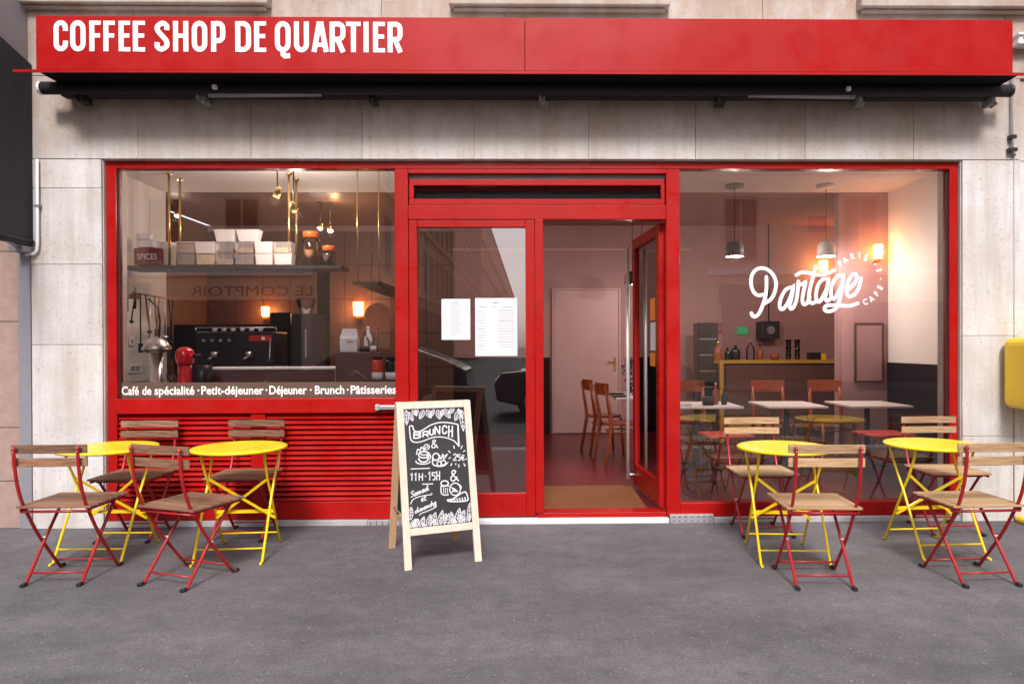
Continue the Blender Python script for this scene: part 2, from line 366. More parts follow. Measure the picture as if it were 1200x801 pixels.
def text_verts(txt, size=1.0, offset=0.0):
    cu = bpy.data.curves.new('t', 'FONT'); cu.body = txt; cu.size = size; cu.offset = offset; cu.resolution_u = 3
    ob = bpy.data.objects.new('t', cu); C.objects.link(ob)
    dg = bpy.context.evaluated_depsgraph_get(); me = bpy.data.meshes.new_from_object(ob.evaluated_get(dg))
    vs = [v.co.copy() for v in me.vertices]; fs = [tuple(p.vertices) for p in me.polygons]
    bpy.data.objects.remove(ob); bpy.data.curves.remove(cu); bpy.data.meshes.remove(me)
    return vs, fs
def capheight(offset=0.0):
    vs, _ = text_verts('H', 1.0, offset); return max(v.y for v in vs)-min(v.y for v in vs)
# ------------------------------------------------------------------ ground
bx('road', M['road'], None, -300, 300, -400, 3, -0.30, -0.12, kind='structure')
bx('pavement', M['asphalt'], None, -60, 60, -3.7, 0.10, -0.2, 0.0, kind='structure')
bx('kerb', M['kerb'], None, -60, 60, -3.98, -3.703, -0.2, 0.003, 0.012, kind='structure')
bx('opposite_pavement', M['asphalt'], None, -60, -6.5, -21, -16.0, -0.2, 0.0, kind='structure')
bx('opposite_pavement', M['asphalt'], None, 6.2, 60, -21, -16.0, -0.2, 0.0, kind='structure')
# ------------------------------------------------------------------ stone building front
def X0(px, Y=0.0, py=400): return W(px, py, Y).x
def Z0(py, Y=0.0, px=622): return W(px, py, Y).z
bld = thing('stone_building', 'pale weathered limestone building front around the red cafe shopfront', 'building')
XL, XR = X0(125), X0(1123)          # opening
ZT = Z0(189)                        # lintel underside
pl, pr = X0(42), X0(1191)
YS = -0.045
core = MB()
core.box(pl, XL-0.001, -0.025, 0.28, 0, ZT).box(XR+0.001, pr, -0.025, 0.28, 0, ZT).box(pl, pr+1.6, -0.025, 0.28, ZT, 9.0)
core.box(pl-3, pl, -0.025, 0.28, 3.6, 9.0)
core.build('wall_core', M['stone'], bld)
def slab(x0, x1, z0, z1, y=YS, g=0.0012):
    return bx('stone_slab', M['stone'], bld, x0+g, x1-g, y, -0.0251, z0+g, z1-g, 0.003)
js = [pl]+[X0(p) for p in (167,298,427,557,690,814,941,1067)]+[pr]
for a, b in zip(js, js[1:]): slab(a, b, ZT+0.004, 3.42, YS-0.002*random.random())
for (a, b, zs) in ((pl, XL-0.004, [0.0, 0.62, Z0(402), 2.0, Z0(222), ZT]), (XR+0.004, pr, [0.0, 0.66, Z0(395), ZT])):
    for z0, z1 in zip(zs, zs[1:]): slab(a, b, z0, z1, YS-0.003*random.random())
# blocks above the fascia
x = pl-1.2; i = 0
while x < 5.6:
    wd = 0.92+0.1*random.random(); slab(x, min(x+wd,5.6), 3.42, 4.02, YS-0.004*random.random()); x += wd
x = pl-0.8
while x < 5.6:
    wd = 0.95+0.1*random.random(); slab(x, min(x+wd,5.6), 4.02, 4.5); x += wd
for a, b in ((8,313),(526,786),(1010,1290)):
    sx0, sx1 = X0(a,-0.14,5), X0(b,-0.14,5); zz = Z0(5,-0.14)
    MB().box(sx0, sx1, -0.14, -0.046, zz, zz+0.09).box(sx0+0.03, sx1-0.03, -0.10, -0.047, zz-0.022, zz-0.001).build('window_sill', M['stone'], bld, 0.008)
# right neighbouring wall
nb = thing('neighbour_wall', 'strip of beige plastered wall at the far right behind the yellow postbox', 'wall', (pr,0,0))
bx('wall_panel', M['stone'], nb, 0.012, 1.6, -0.02, 0.2, 0.0, Z0(189)-0.002, 0.004)
bx('wall_joint', M['black'], nb, 0.0005, 0.0115, 0.0, 0.1, 0.0, ZT-0.002)
# left neighbour: pink tile pier
tp = thing('tiled_pier', 'pink stone tiled pier under the dark awning at the far left', 'pier', (pl-0.10,0,0))
bx('pier_core', M['grey'], tp, -1.4, -0.001, 0.0, 0.2, 0, 3.6)
zs = [0, 0.36, Z0(497), Z0(375), 2.1, 2.75, 3.4]
for k in range(4):
    for z0, z1 in zip(zs, zs[1:]): bx('tile', M['pinktile'], tp, -0.22-0.34*k-0.337 if k else -0.215, -0.003-0.0 if not k else -0.22-0.34*(k-1)-0.003-0.0, -0.022, -0.001, z0+0.003, z1-0.003, 0.002) if k == 0 else bx('tile', M['pinktile'], tp, -0.215-0.34*k+0.003, -0.215-0.34*(k-1)-0.003, -0.022, -0.001, z0+0.003, z1-0.003, 0.002)
# grey post between
gp = thing('grey_post', 'smooth grey metal post between pink tiles and pale stone pier', 'post', (pl-0.05,-0.03,0))
bx('post_profile', M['grey'], gp, -0.048, 0.046, -0.02, 0.04, 0, 2.3, 0.006)
# neighbour awning + fascia
na = thing('neighbour_awning', 'dark fabric side of the neighbouring shop awning at the upper left', 'awning', (pl+0.02,0,0))
pa = MB()
prof = [(-0.05,3.50),(-0.05,Z0(286)-0.02),(-0.5,Z0(286)-0.015),(-0.95,Z0(286)+0.03),(-1.3,2.35),(-1.3,3.9),(-0.9,3.72)]
pa.prism([(p[0],p[1]) for p in prof], lambda a,b,d: Vector((d,a,b)), -0.05, 0.0)
pa.build('side_panel', M['awning'], na, 0.004)
MB().tube([(0.006,-0.06,Z0(284)),(0.006,-0.5,Z0(284)+0.006),(0.006,-0.95,Z0(284)+0.05)], 0.012).build('hem_rod', M['awning'], na)
bx('fascia_box', M['fascia'], na, -1.5, -0.03, -1.0, -0.046, 3.52, 4.6, 0.01)
MB().box(-0.10,0.0,-0.16,-0.05,Z0(297),Z0(290)).tube([(-0.05,-0.1,Z0(293)),(-0.02,-0.3,Z0(287))],0.014).build('arm_bracket', M['grey'], na, 0.004)
# small pipe on pier edge, left
pp = thing('white_conduit', 'thin white conduit running down the left edge of the stone pier', 'pipe', (X0(45,-0.07),-0.07,0))
MB().tube([(0,0,Z0(190)),(0,0,Z0(285)),(-0.005,0.0,Z0(294)),(-0.03,0.0,Z0(298)),(-0.09,0,Z0(299))],0.011).build('pipe', M['plasticwhite'], pp)
MB().box(-0.02,0.02,-0.012,0.024,Z0(245),Z0(242)).build('clip', M['grey'], pp)
# right conduit
pp = thing('grey_conduit', 'thin grey pipe with wall clip at the upper right of the stone wall', 'pipe', (X0(1187,-0.08,130),-0.08,0))
MB().tube([(0,0,Z0(88)),(0,0,Z0(176)),(0.004,0.0,Z0(181)),(0.03,0.02,Z0(184))],0.009).tube([(0.03,0.035,Z0(183)),(0.032,0.035,0.02)],0.005).build('pipe', M['grey'], pp)
bx('clip', M['blackmetal'], pp, -0.022,0.022,-0.014,0.035,Z0(165),Z0(161))
bx('clip', M['blackmetal'], pp, -0.03,0.03,-0.012,0.035,Z0(180),Z0(176))
# bracket above right
br = thing('white_bracket', 'white metal bracket beside the right end of the red fascia', 'bracket', (X0(1196,-0.1,40),-0.1,Z0(52,-0.1)))
MB().box(-0.05,0.4,-0.05,0.053,0,0.028).box(-0.05,0.4,-0.05,0.053,0.07,0.085).box(-0.03,0.0,-0.03,0.053,0.028,0.07).build('bracket_plate', M['plasticwhite'], br, 0.003)
# ------------------------------------------------------------------ fascia sign with letters
YF = -0.40
sg = thing('shop_sign', 'long red fascia sign with white capitals COFFEE SHOP DE QUARTIER', 'sign', (0,YF,Z0(84,YF)))
sz0, sz1 = 0.0, Z0(21,YF)-Z0(84,YF)
sxl, sxm, sxr = X0(42,YF,50), X0(615,YF,50), X0(1187,YF,50)
for a, b in ((sxl, sxm-0.0015), (sxm+0.0015, sxr)):
    bx('fascia_panel', M['signred'], sg, a, b, 0, 0.03, sz0+0.004, sz1, 0.003)
bx('fascia_box', M['red'], sg, sxl+0.004, sxr-0.004, 0.0305, 0.352, 0.02, sz1-0.012)
bx('cap_flashing', M['concrete'], sg, sxl+0.002, sxr-0.002, 0.0302, 0.354, sz1-0.0115, sz1-0.003)
GL = {}
def arc(cx, cy, rx, ry, a0, a1, n=10): return [(cx+rx*math.cos(R(a0+(a1-a0)*i/n)), cy+ry*math.sin(R(a0+(a1-a0)*i/n))) for i in range(n+1)]
def glyph(ch, w, t):
    """strokes of a condensed capital, cap height 1, width w, stroke t"""
    h = t/2; r = w-h; m = w/2; rx = (w-t)/2; ry = rx*1.15; top = 1-h*0.9; bot = h*0.9
    if ch == 'O' or ch == 'Q':
        p = arc(m, top-ry, rx, ry, 0, 180)+arc(m, bot+ry, rx, ry, 180, 360)
        s = [(p, True)]
        if ch == 'Q': s.append(([(m,0.06),(m+0.01,-0.08),(m+0.07,-0.135),(w-0.02,-0.12)], False))
        return s
    if ch == 'C': return [([(r,0.66)]+arc(m, top-ry, rx, ry, 0, 180)+arc(m, bot+ry, rx, ry, 180, 360)+[(r,0.34)], False)]
    if ch == 'S':
        return [(spline([(r,0.70),(r,0.84),(m+0.02,top),(h+0.01,0.82),(h+0.02,0.68),(m,0.52),(r-0.01,0.34),(r-0.01,0.17),(m-0.02,bot),(h,0.16),(h,0.30)], 5), False)]
    if ch == 'G': return glyph('C', w, t)
    if ch == 'F': return [([(h,0),(h,1)], False), ([(t,1-h*0.85),(w,1-h*0.85)], False), ([(t,0.52),(w*0.93,0.52)], False)]
    if ch == 'E': return glyph('F', w, t)+[([(t,h*0.85),(w,h*0.85)], False)]
    if ch == 'H': return [([(h,0),(h,1)], False), ([(r,0),(r,1)], False), ([(t,0.52),(w-t,0.52)], False)]
    if ch == 'I': return [([(m,0),(m,1)], False)]
    if ch == 'T': return [([(m,0),(m,1-t*0.85)], False), ([(0,1-h*0.85),(w,1-h*0.85)], False)]
    if ch == 'U': return [([(h,1)]+arc(m, bot+ry, rx, ry, 180, 360)+[(r,1)], False)]
    if ch == 'D': return [([(h,0),(h,1)], False), ([(t*0.9,top)]+arc(m-0.02, top-ry, rx+0.02, ry, 80, 0)+arc(m-0.02, bot+ry, rx+0.02, ry, 0, -80)+[(t*0.9,bot)], False)]
    if ch == 'P': return [([(h,0),(h,1)], False), ([(t*0.9,top)]+arc(m, top-0.17, rx, 0.17, 80, 0,6)+arc(m, 0.36+0.17, rx, 0.17, 0, -80,6)+[(t*0.9,0.36)], False)]
    if ch == 'R': return [([(h,0),(h,1)], False), ([(t*0.9,top)]+arc(m, top-0.16, rx, 0.16, 80, 0,6)+arc(m, 0.42+0.16, rx, 0.16, 0, -80,6)+[(t*0.9,0.42)], False), ([(m+0.01,0.40),(r+0.01,0.0)], False)]
    if ch == 'B': return [([(h,0),(h,1)], False), ([(t*0.9,top)]+arc(m, top-0.17, rx, 0.17, 80, -80,8)+[(t*0.9,0.53)], False), ([(m,0.5)]+arc(m, bot+0.2, rx+0.02, 0.2, 80, -80,8)+[(t*0.9,bot)], False)]
    if ch == 'A': return [([(h*0.9,0),(m-0.02,1)], False), ([(w-h*0.9,0),(m+0.02,1)], False), ([(w*0.24,0.24),(w*0.76,0.24)], False)]
    if ch == 'N': return [([(h,0),(h,1)], False), ([(r,0),(r,1)], False), ([(h,1),(r,0)], False)]
    if ch == '1': return [([(m*0.2,0.78),(m,1),(m,0)], False)]
    if ch == '5': return [([(w,top),(h,top),(h,0.58),(m,0.62)]+arc(m,0.32,rx,0.28,80,-130,8), False)]
    if ch == '2': return [(arc(m,0.72,rx,0.26,170,-20,8)+[(h,bot),(w,bot)], False)]
    if ch == 'e': return [(arc(m+0.05,0.5,rx,0.46,50,310,10), False), ([(0,0.58),(w*0.75,0.58)], False), ([(0,0.42),(w*0.7,0.42)], False)]
    return []
L1 = [('C',72,163),('O',178,276),('F',300,373),('F',390,463),('E',487,560),('E',578,655),('S',718,810),('H',835,932),('O',955,1053),('P',1078,1168)]
L2 = [('D',87,187),('E',207,283),('Q',340,440),('U',462,557),('A',575,682),('R',690,790),('T',795,888),('I',905,940),('E',967,1043),('R',1060,1155)]
zb, zt = Z0(61.0,YF,260)-Z0(84,YF), Z0(25.3,YF,260)-Z0(84,YF)
CH = zt-zb
for lst, ox in ((L1,50),(L2,260)):
    for ch, a, b in lst:
        xa, xb = X0(ox+a/5.4545,YF,43), X0(ox+b/5.4545,YF,43); wdt = (xb-xa)/CH
        mb = MB()
        for k, (st, cl) in enumerate(glyph(ch, wdt, 0.162)):
            tt = 0.162 if not (len(st) == 2 and abs(st[0][1]-st[1][1]) < 1e-6) else 0.138
            mb.ribbon(st, tt*CH if 0 else tt, lambda p,q,d: Vector((xa+p*CH, -d, zb+q*CH)), -0.002, 0.0035-0.0006*k, closed=cl)
        mb.build('letter', M['white'], sg)
# awning under the sign
aw = thing('rolled_awning', 'rolled up black awning with folding arms under the red fascia', 'awning', (0,-0.2,Z0(118,-0.2)))
zo = aw.location.z; YT = -0.46
lt = MB(); lx0, lx1 = X0(15,YT,85), X0(1215,YT,85)
lt.box(lx0, lx1, YT+0.2, YT+0.205+0.007, Z0(86.4,YT)-zo, Z0(83.5,YT)-zo+0.001)
lt.build('front_lip', M['signred'], aw)
bx('canopy_tray', M['void'], aw, lx0+0.17, lx1-0.12, YT+0.213, 0.154, Z0(83.5,YT)-zo-0.012, Z0(83.5,YT)-zo-0.003)
tx0, tx1 = X0(50,-0.22,105), X0(1182,-0.22,105)
MB().tube([(tx0,-0.02,Z0(105,-0.22)-zo),(tx1,-0.02,Z0(105,-0.22)-zo)], 0.045, 16).build('roller', M['roller'], aw)
MB().box(tx0+0.1, tx1-0.1, 0.02, 0.10, Z0(117,-0.12)-zo, Z0(106,-0.12)-zo).build('torsion_bar', M['roller'], aw, 0.006)
MB().box(tx0+0.2, tx1-0.2, 0.00, 0.154, Z0(103,-0.05)-zo, Z0(90,-0.05)-zo).build('back_rail', M['void'], aw)
for px in (50,1182):
    q = X0(px,-0.22,105); sgn = -1 if px < 600 else 1
    MB().tube([(q,-0.02,Z0(105,-0.22)-zo),(q+0.02*sgn,-0.02,Z0(105,-0.22)-zo)], 0.047, 16).build('roller_cap', M['plasticwhite'] if px < 600 else M['blackmetal'], aw)
for a, b in ((243,376),(1003,878)):
    xa, xb = X0(a,-0.3,110), X0(b,-0.3,110); sgn = 1 if b > a else -1
    MB().tube([(xa,-0.08,Z0(112,-0.3)-zo),(xb,-0.085,Z0(111.5,-0.3)-zo)], [0.016,0.010], 8).build('folding_arm', M['grey'], aw)
    q = X0(252 if a < 600 else 994,-0.3,104); MB().box(q-0.015,q+0.015,-0.12,-0.09,Z0(106,-0.3)-zo,Z0(101,-0.3)-zo).build('arm_joint', M['plasticwhite'], aw, 0.004)
for px in (240,1006,98,1160,437,843,636,100):
    if px == 100: continue
    q = X0(px,-0.14,116); z = Z0(118,-0.14)-zo
    MB().box(q-0.02,q+0.02,0.02,0.13,z-0.03,z+0.03).box(q-0.03,q-0.012,-0.02,0.05,z-0.02,z+0.02).tube([(q+0.03,0.03,z-0.02),(q+0.03,0.1,z-0.03)],0.012).build('wall_bracket', M['grey'] if px in (240,1006,1160,636) else M['blackmetal'], aw, 0.004)
# ------------------------------------------------------------------ red shopfront
sf = thing('red_shopfront', 'red painted timber and glass cafe shopfront with louvred panel and double door', 'shopfront')
YB = 0.09
def member(name, px0, px1, py0, py1, y0=0.0, y1=YB, bev=0.004, m='red', ref=622):
    xa = X0(px0, 0, 400); xb = X0(px1, 0, 400)
    return bx(name, M[m], sf, xa, xb, y0, y1, Z0(py1,0,ref), Z0(py0,0,ref), bev)
ZB = 0.045
XM1, XM2, XM3 = X0(463), X0(479), X0(797)
g = 0.0006
bx('jamb', M['red'], sf, XL+0.004, X0(136.5), 0, YB, ZB, ZT-0.004, 0.004)
bx('jamb', M['red'], sf, X0(1113), XR-0.006, 0, YB, ZB, ZT-0.004, 0.004)
bx('mullion', M['red'], sf, XM1, XM2-g, 0, YB, ZB, ZT-0.058, 0.004)
bx('mullion', M['red'], sf, X0(781), XM3, 0, YB, ZB, ZT-0.058, 0.004)
zr = Z0(198)
bx('top_rail', M['red'], sf, X0(136.5)+g, X0(1113)-g, 0.001, YB, ZT-0.056, ZT-0.004, 0.004)
# drop the small joint board at the top
bx('reveal_board', M['blackmetal'], sf, XL+0.004, XR-0.006, 0.03, 0.26, ZT-0.0035, ZT-0.0005)
# window 1 sill rail, louvres
zs0, zs1 = Z0(484,0,300), Z0(466.5,0,300)
bx('sill_rail', M['red'], sf, X0(136.5)+g, XM1-g, -0.012, YB, zs0, zs1, 0.005)
zb1 = Z0(588,0,300)
bx('bottom_rail', M['red'], sf, X0(136.5)+g, XM1-g, 0.001, YB, ZB, zb1, 0.004)
bx('louvre_post', M['red'], sf, X0(293), X0(310), 0.004, YB, zb1+g, zs0-g, 0.003)
bx('louvre_backing', M['red'], sf, X0(136.5)+g, XM1-g, YB+0.001, YB+0.02, ZB, zs0)
nl = 17
for (a, b) in ((X0(136.5)+0.001, X0(293)-0.001), (X0(310)+0.001, XM1-0.001)):
    for k in range(nl):
        z = zb1+0.008+(zs0-zb1-0.012)*k/nl; hz = (zs0-zb1)/nl
        MB().prism([(0.012,z),(0.018,z-0.003),(0.056,z+hz*0.84),(0.048,z+hz*0.89)], lambda p,q,d: Vector((d,p,q)), a, b).build('louvre_slat', M['red'], sf)
# transom
zt0, zt1 = Z0(240), Z0(203)
bx('transom_rail', M['red'], sf, XM2, X0(781)-g, 0, YB, Z0(257), zt0, 0.004)
bx('head_board', M['red'], sf, XM2, X0(781)-g, 0.002, YB, zt1, ZT-0.058, 0.003)
sx0, sx1 = XM2+0.004, X0(781)-0.006
sash = MB().box(sx0, sx1, 0.02, 0.06, zt0+0.006, Z0(232.5)).box(sx0, sx1, 0.03, 0.065, Z0(216), Z0(209)).box(sx0, sx0+0.035, 0.021, 0.06, Z0(232.4), Z0(216)).box(sx1-0.03, sx1, 0.021, 0.06, Z0(232.4), Z0(216))
sash.build('transom_sash', M['red'], sf, 0.003)
tg = MB(); tzc, thh = (Z0(232.4)+Z0(216))/2, (Z0(216)-Z0(232.4))/2
tg.box(sx0+0.036, sx1-0.031, -0.002, 0.002, -thh/math.cos(R(25))+0.001, thh/math.cos(R(25))-0.001, Matrix.Translation((0,0.044,tzc)) @ Matrix.Rotation(R(-25),4,'X')).build('transom_glass', M['glass'], sf)
bx('blind_box', M['wainscot'], sf, XM2+0.001, X0(781)-0.002, YB+0.002, 0.25, Z0(246), ZT-0.06)
bx('roller_slat', M['grey'], sf, XM2+0.001, X0(781)-0.002, 0.05, 0.08, Z0(209)+0.002, zt1-0.002)
# closed leaf
jx = X0(627)
bx('door_post', M['red'], sf, jx+g, X0(637), 0.0, YB, ZB+0.035, Z0(257)-g, 0.004)
x0, x1, z0, z1 = XM2+0.002, jx-0.001, ZB+0.012, Z0(257)-0.003
gx0, gx1, gz0, gz1 = X0(489), X0(616), Z0(578,0,560), Z0(266)
fr = MB().box(x0,gx0,0.006,0.055,z0,z1).box(gx1,x1,0.006,0.055,z0,z1).box(gx0+g,gx1-g,0.0065,0.055,gz1,z1).box(gx0+g,gx1-g,0.0065,0.055,z0,gz0)
dleaf = fr.build('door_leaf', M['red'], sf, 0.004)
dg_ = bx('door_pane', M['glass'], dleaf, gx0, gx1, 0.028, 0.034, gz0, gz1)
# menus taped inside the closed door
def sheet(px0, px1, py0, py1, rows, lab, seed):
    Yp = 0.024; a = W(px0,py1,Yp); b = W(px1,py0,Yp)
    t = thing('menu_sheet', lab, 'paper menu', (a.x, Yp, a.z), 0, 'menus taped to the closed door')
    wd, ht = b.x-a.x, b.z-a.z
    bx('paper', M['paper'], t, 0, wd, 0, 0.002, 0, ht)
    rs = random.Random(seed); mb = MB()
    for (u, v, l, th) in rows: 
        x = u*wd
        while x < (u+l)*wd:
            q = wd*(0.012+0.03*rs.random()); mb.box(x, min(x+q,(u+l)*wd), -0.0012, -0.0002, v*ht, v*ht+th); x += q+wd*0.012
    mb.build('printed_lines', M['ink'], t)
rows = [(0.38,0.90,0.2,0.006)]+[(0.33,0.84-0.055*k,0.34-0.1*(k%3==1),0.003) for k in range(14)]
sheet(517.5,551,350,398,rows,'smaller white menu sheet on the left of the closed door glass',1)
rows = [(0.42,0.91,0.15,0.007),(0.12,0.84,0.16,0.005),(0.44,0.84,0.06,0.005),(0.64,0.84,0.25,0.005)]
rows += [(0.06,0.76-0.05*k,0.2 if k%3 else 0.14,0.0025 if k%3 else 0.0045) for k in range(14)]+[(0.56,0.78-0.045*k,0.36,0.0025 if k%4 else 0.0045) for k in range(15)]
sheet(557,606,349,417,rows,'larger white menu sheet on the right of the closed door glass',2)
# panes
bx('window_pane', M['glass'], sf, X0(136.5), XM1, 0.045, 0.051, zs1-0.005, Z0(198)+0.005)
bx('window_pane', M['glass'], sf, XM3, X0(1113), 0.045, 0.051, Z0(588,0,950)-0.005, Z0(198)+0.005)
bx('bottom_rail', M['red'], sf, XM3+g, X0(1113)-g, 0.001, YB, ZB, Z0(588,0,950), 0.004)
bx('door_sill', M['red'], sf, jx+0.012, X0(781)-g, 0.01, 0.16, ZB-0.003, ZB+0.034, 0.004)
# dark gasket inside right edges
bx('gasket', M['black'], sf, X0(1111.3), X0(1113)-0.0002, 0.03, 0.0445, Z0(588,0,950)+0.002, Z0(198)-0.002)
bx('gasket', M['black'], sf, X0(136.5)+0.0002, X0(138.2), 0.03, 0.0445, zs1+0.002, Z0(198)-0.002)
# open leaf
HX = X0(780)-0.008
leaf_w = 0.93
om = Matrix.Translation((HX, 0.10, 0)) @ Matrix.Rotation(R(90+4.5), 4, 'Z')
lz0, lz1 = ZB+0.05, Z0(257)-0.01
mb = MB()
for (a,b,c,d) in ((0,0.09,lz0,lz1),(leaf_w-0.09,leaf_w,lz0,lz1),(0.0905,leaf_w-0.0905,lz0,lz0+0.2),(0.0905,leaf_w-0.0905,lz1-0.09,lz1)): mb.box(a,b,-0.025,0.025,c,d,om)
ol = mb.build('door_leaf', M['red'], sf, 0.003)
MB().box(0.09,leaf_w-0.09,-0.003,0.003,lz0+0.2,lz1-0.09,om).build('door_pane', M['glass'], ol)
hb = MB()
pts = [(leaf_w-0.06,0.085,lz0+0.06),(leaf_w-0.06,0.085,lz1-0.06)]
hb.tube([om @ Vector(p) for p in pts], 0.017, 10)
for z in (lz0+0.1, lz1-0.1): hb.tube([om @ Vector((leaf_w-0.06,0.02,z)), om @ Vector((leaf_w-0.06,0.085,z))], 0.009)
hb.build('pull_handle', M['satin'], ol)
# stickers on the open leaf
for (u, z0_, z1_, m_, lab) in ((0.28,1.58,1.76,'orangepaper','orange notice taped high on the open door glass'),(0.27,1.33,1.56,'paper','white notice taped on the open door glass between orange ones'),(0.28,1.2,1.31,'orangepaper','orange strip notice taped lowest on the open door glass')):
    a = om @ Vector((u,0.0,z0_))
    o = MB().box(-0.08,0.08,0.004,0.006,0,z1_-z0_, Matrix.Rotation(R(94.5),4,'Z')).build('notice', M[m_], None, loc=a); tag(o, lab, 'notice', 'notices on the open door')
# step, base strip, perforated plates
st = MB().box(X0(480), X0(783), -0.035, 0.04, 0.0, ZB-0.004).build('white_step', M['stepwhite'], None, 0.008); tag(st, 'white painted step under the red double door', 'step')
bs = thing('concrete_plinth', 'grey concrete plinth strip along the foot of the shopfront', 'plinth')
for a, b in ((XL+0.002, X0(430)), (X0(835), XR-0.002)): bx('plinth_strip', M['concrete'], bs, a, b, -0.028, 0.09, 0.0, ZB-0.003, 0.004)
for a, b, lab in ((430.5,479.5,'perforated zinc vent plate at the foot of the shopfront left of the step'),(784,834.5,'perforated zinc vent plate at the foot of the shopfront right of the step')):
    t = thing('vent_plate', lab, 'vent plate', (X0(a),-0.03,0.0), 0, 'vent plates beside the step')
    wd = X0(b)-X0(a); bx('plate', M['zinc'], t, 0, wd, 0, 0.1, 0.001, ZB+0.022 if a > 700 else ZB-0.004, 0.002)
    ht = ZB+0.022 if a > 700 else ZB-0.004
    mb = MB(); n = 7
    for i in range(n):
        for j in range(2):
            x = wd*(0.08+0.84*i/(n-1)); z = ht*(0.28+0.44*j)
            mb.lathe([(0.0052,0),(0.0052,0.002)], (x,-0.0012,z), 8, Matrix.Rotation(R(90),4,'X'))
    mb.build('hole', M['black'], t, kind='stuff')
# metal latch behind the board
lc = thing('steel_latch', 'small steel latch bar on the red sill rail behind the chalkboard', 'latch', (X0(440,-0.03,477),-0.03,Z0(477,-0.03,450)))
MB().box(0.0,0.03,-0.02,0.018,-0.022,0.022).box(0.03,0.2,-0.015,0.018,-0.016,0.016).build('latch_bar', M['zinc'], lc, 0.004)
MB().box(0.03,0.2,-0.018,-0.0155,-0.003,0.003).build('latch_groove', M['grey'], lc)
# window lettering
bxx0, bxx1 = X0(136.5)+0.004, XM1-0.002
tz0, tz1 = Z0(466,0,300)+0.001, Z0(448,0,300)
bx('lettering_band', M['film'], sf, bxx0, bxx1, 0.0405, 0.0435, tz0, tz1)
chh = capheight(0.022)
words = [('Café',130,62,205),('de',130,232,310),('spécialité',130,335,668),('·',130,692,710),('Petit-déjeuner',130,725,1245),('·',300,60,77),('Déjeuner',300,92,405),('·',300,430,446),('Brunch',300,472,718),('·',300,738,754),('Pâtisseries',300,770,1150)]
base_z = Z0(462,0,300); cap = Z0(451.9,0,300)-base_z
for wd_, ox, a, b in words:
    vs, fs = text_verts(wd_, 1.0, 0.022)
    mnx, mxx = min(v.x for v in vs), max(v.x for v in vs)
    xa, xb = X0(ox+a/7.06), X0(ox+b/7.06); k = (xb-xa)/(mxx-mnx); kz = cap/chh
    MB().add([(xa+(v.x-mnx)*k, 0.0385, base_z+v.y*kz) for v in vs], fs).build('window_lettering', M['white'], sf)
# logo on the right pane
YL = 0.0425
def logo_fn(a, b, d): p = W(a, b, YL); return Vector((p.x, YL-d, p.z))
def q4(l): return [(870+x/8.01, 280+y/8.01) for x, y in l]
def q5(l): return [(940+x/8.01, 280+y/8.01) for x, y in l]
strokes = [q4([(192,520),(150,528),(108,500),(82,430),(86,350),(122,292),(180,272),(240,290),(290,340),(315,410),(305,490),(270,560),(212,602)]),
 q4([(225,355),(225,450),(215,540),(190,620),(160,690),(125,725),(95,720),(84,695)]),
 q4([(460,452),(412,470),(372,530),(350,600),(356,652),(385,652),(425,600),(458,520),(478,448),(458,560),(442,620),(456,655),(485,630),(508,560),(520,470),(524,398)]),
 q4([(524,398),(535,428),(570,420),(592,408),(572,500),(562,570),(576,612),(606,600),(632,540)]),
 q5([(128,258),(97,370),(68,490),(64,570),(92,602),(128,585)]),
 q4([(505,338),(560,312),(640,322)])+q5([(90,330),(180,337),(240,322),(300,290)]),
 q5([(238,375),(190,380),(150,430),(130,510),(135,570),(163,588),(200,530),(235,450),(248,382),(228,480),(216,550),(234,582),(265,560)]),
 q5([(372,345),(330,350),(292,400),(270,480),(275,545),(300,560),(340,500),(375,420),(388,348),(372,450),(355,550),(330,630),(290,668),(235,678),(208,655),(228,625),(290,620),(380,625),(450,625),(520,603)]),
 q5([(422,482),(470,440),(505,390),(510,340),(480,330),(440,380),(420,440),(415,500),(440,537),(490,520),(530,460),(552,366)])]
mb = MB()
for k, s_ in enumerate(strokes): mb.ribbon(spline(s_, 5), 4.1, logo_fn, 0.0, 0.002+0.00015*k, rcap=True)
mb.build('logo_lettering', M['white'], sf)
for ch, x, y, rot, sz in (('P',357,228,42,5.6),('A',405,195,32,5.6),('R',475,160,12,5.8),('I',537,152,2,5.8),('S',600,175,-14,6.0),('-',685,235,-52,6),('S',722,292,102,5.4),('-',736,372,90,4.6),('E',733,455,62,5.4),('F',697,512,50,5.4),('A',650,560,34,5.4),('C',592,590,18,5.6)):
    vs, fs = text_verts(ch, 1.0, 0.045); cx = (min(v.x for v in vs)+max(v.x for v in vs))/2; cy = (min(v.y for v in vs)+max(v.y for v in vs))/2
    p = W(940+x/8.01, 280+y/8.01, YL); sc = sz*1.22/152/0.72; cr, sr = math.cos(R(rot)), math.sin(R(rot))
    MB().add([(p.x+((v.x-cx)*0.78*cr-(v.y-cy)*sr)*sc, YL-0.0005, p.z+((v.x-cx)*0.78*sr+(v.y-cy)*cr)*sc) for v in vs], fs).build('arc_letter', M['white'], sf)
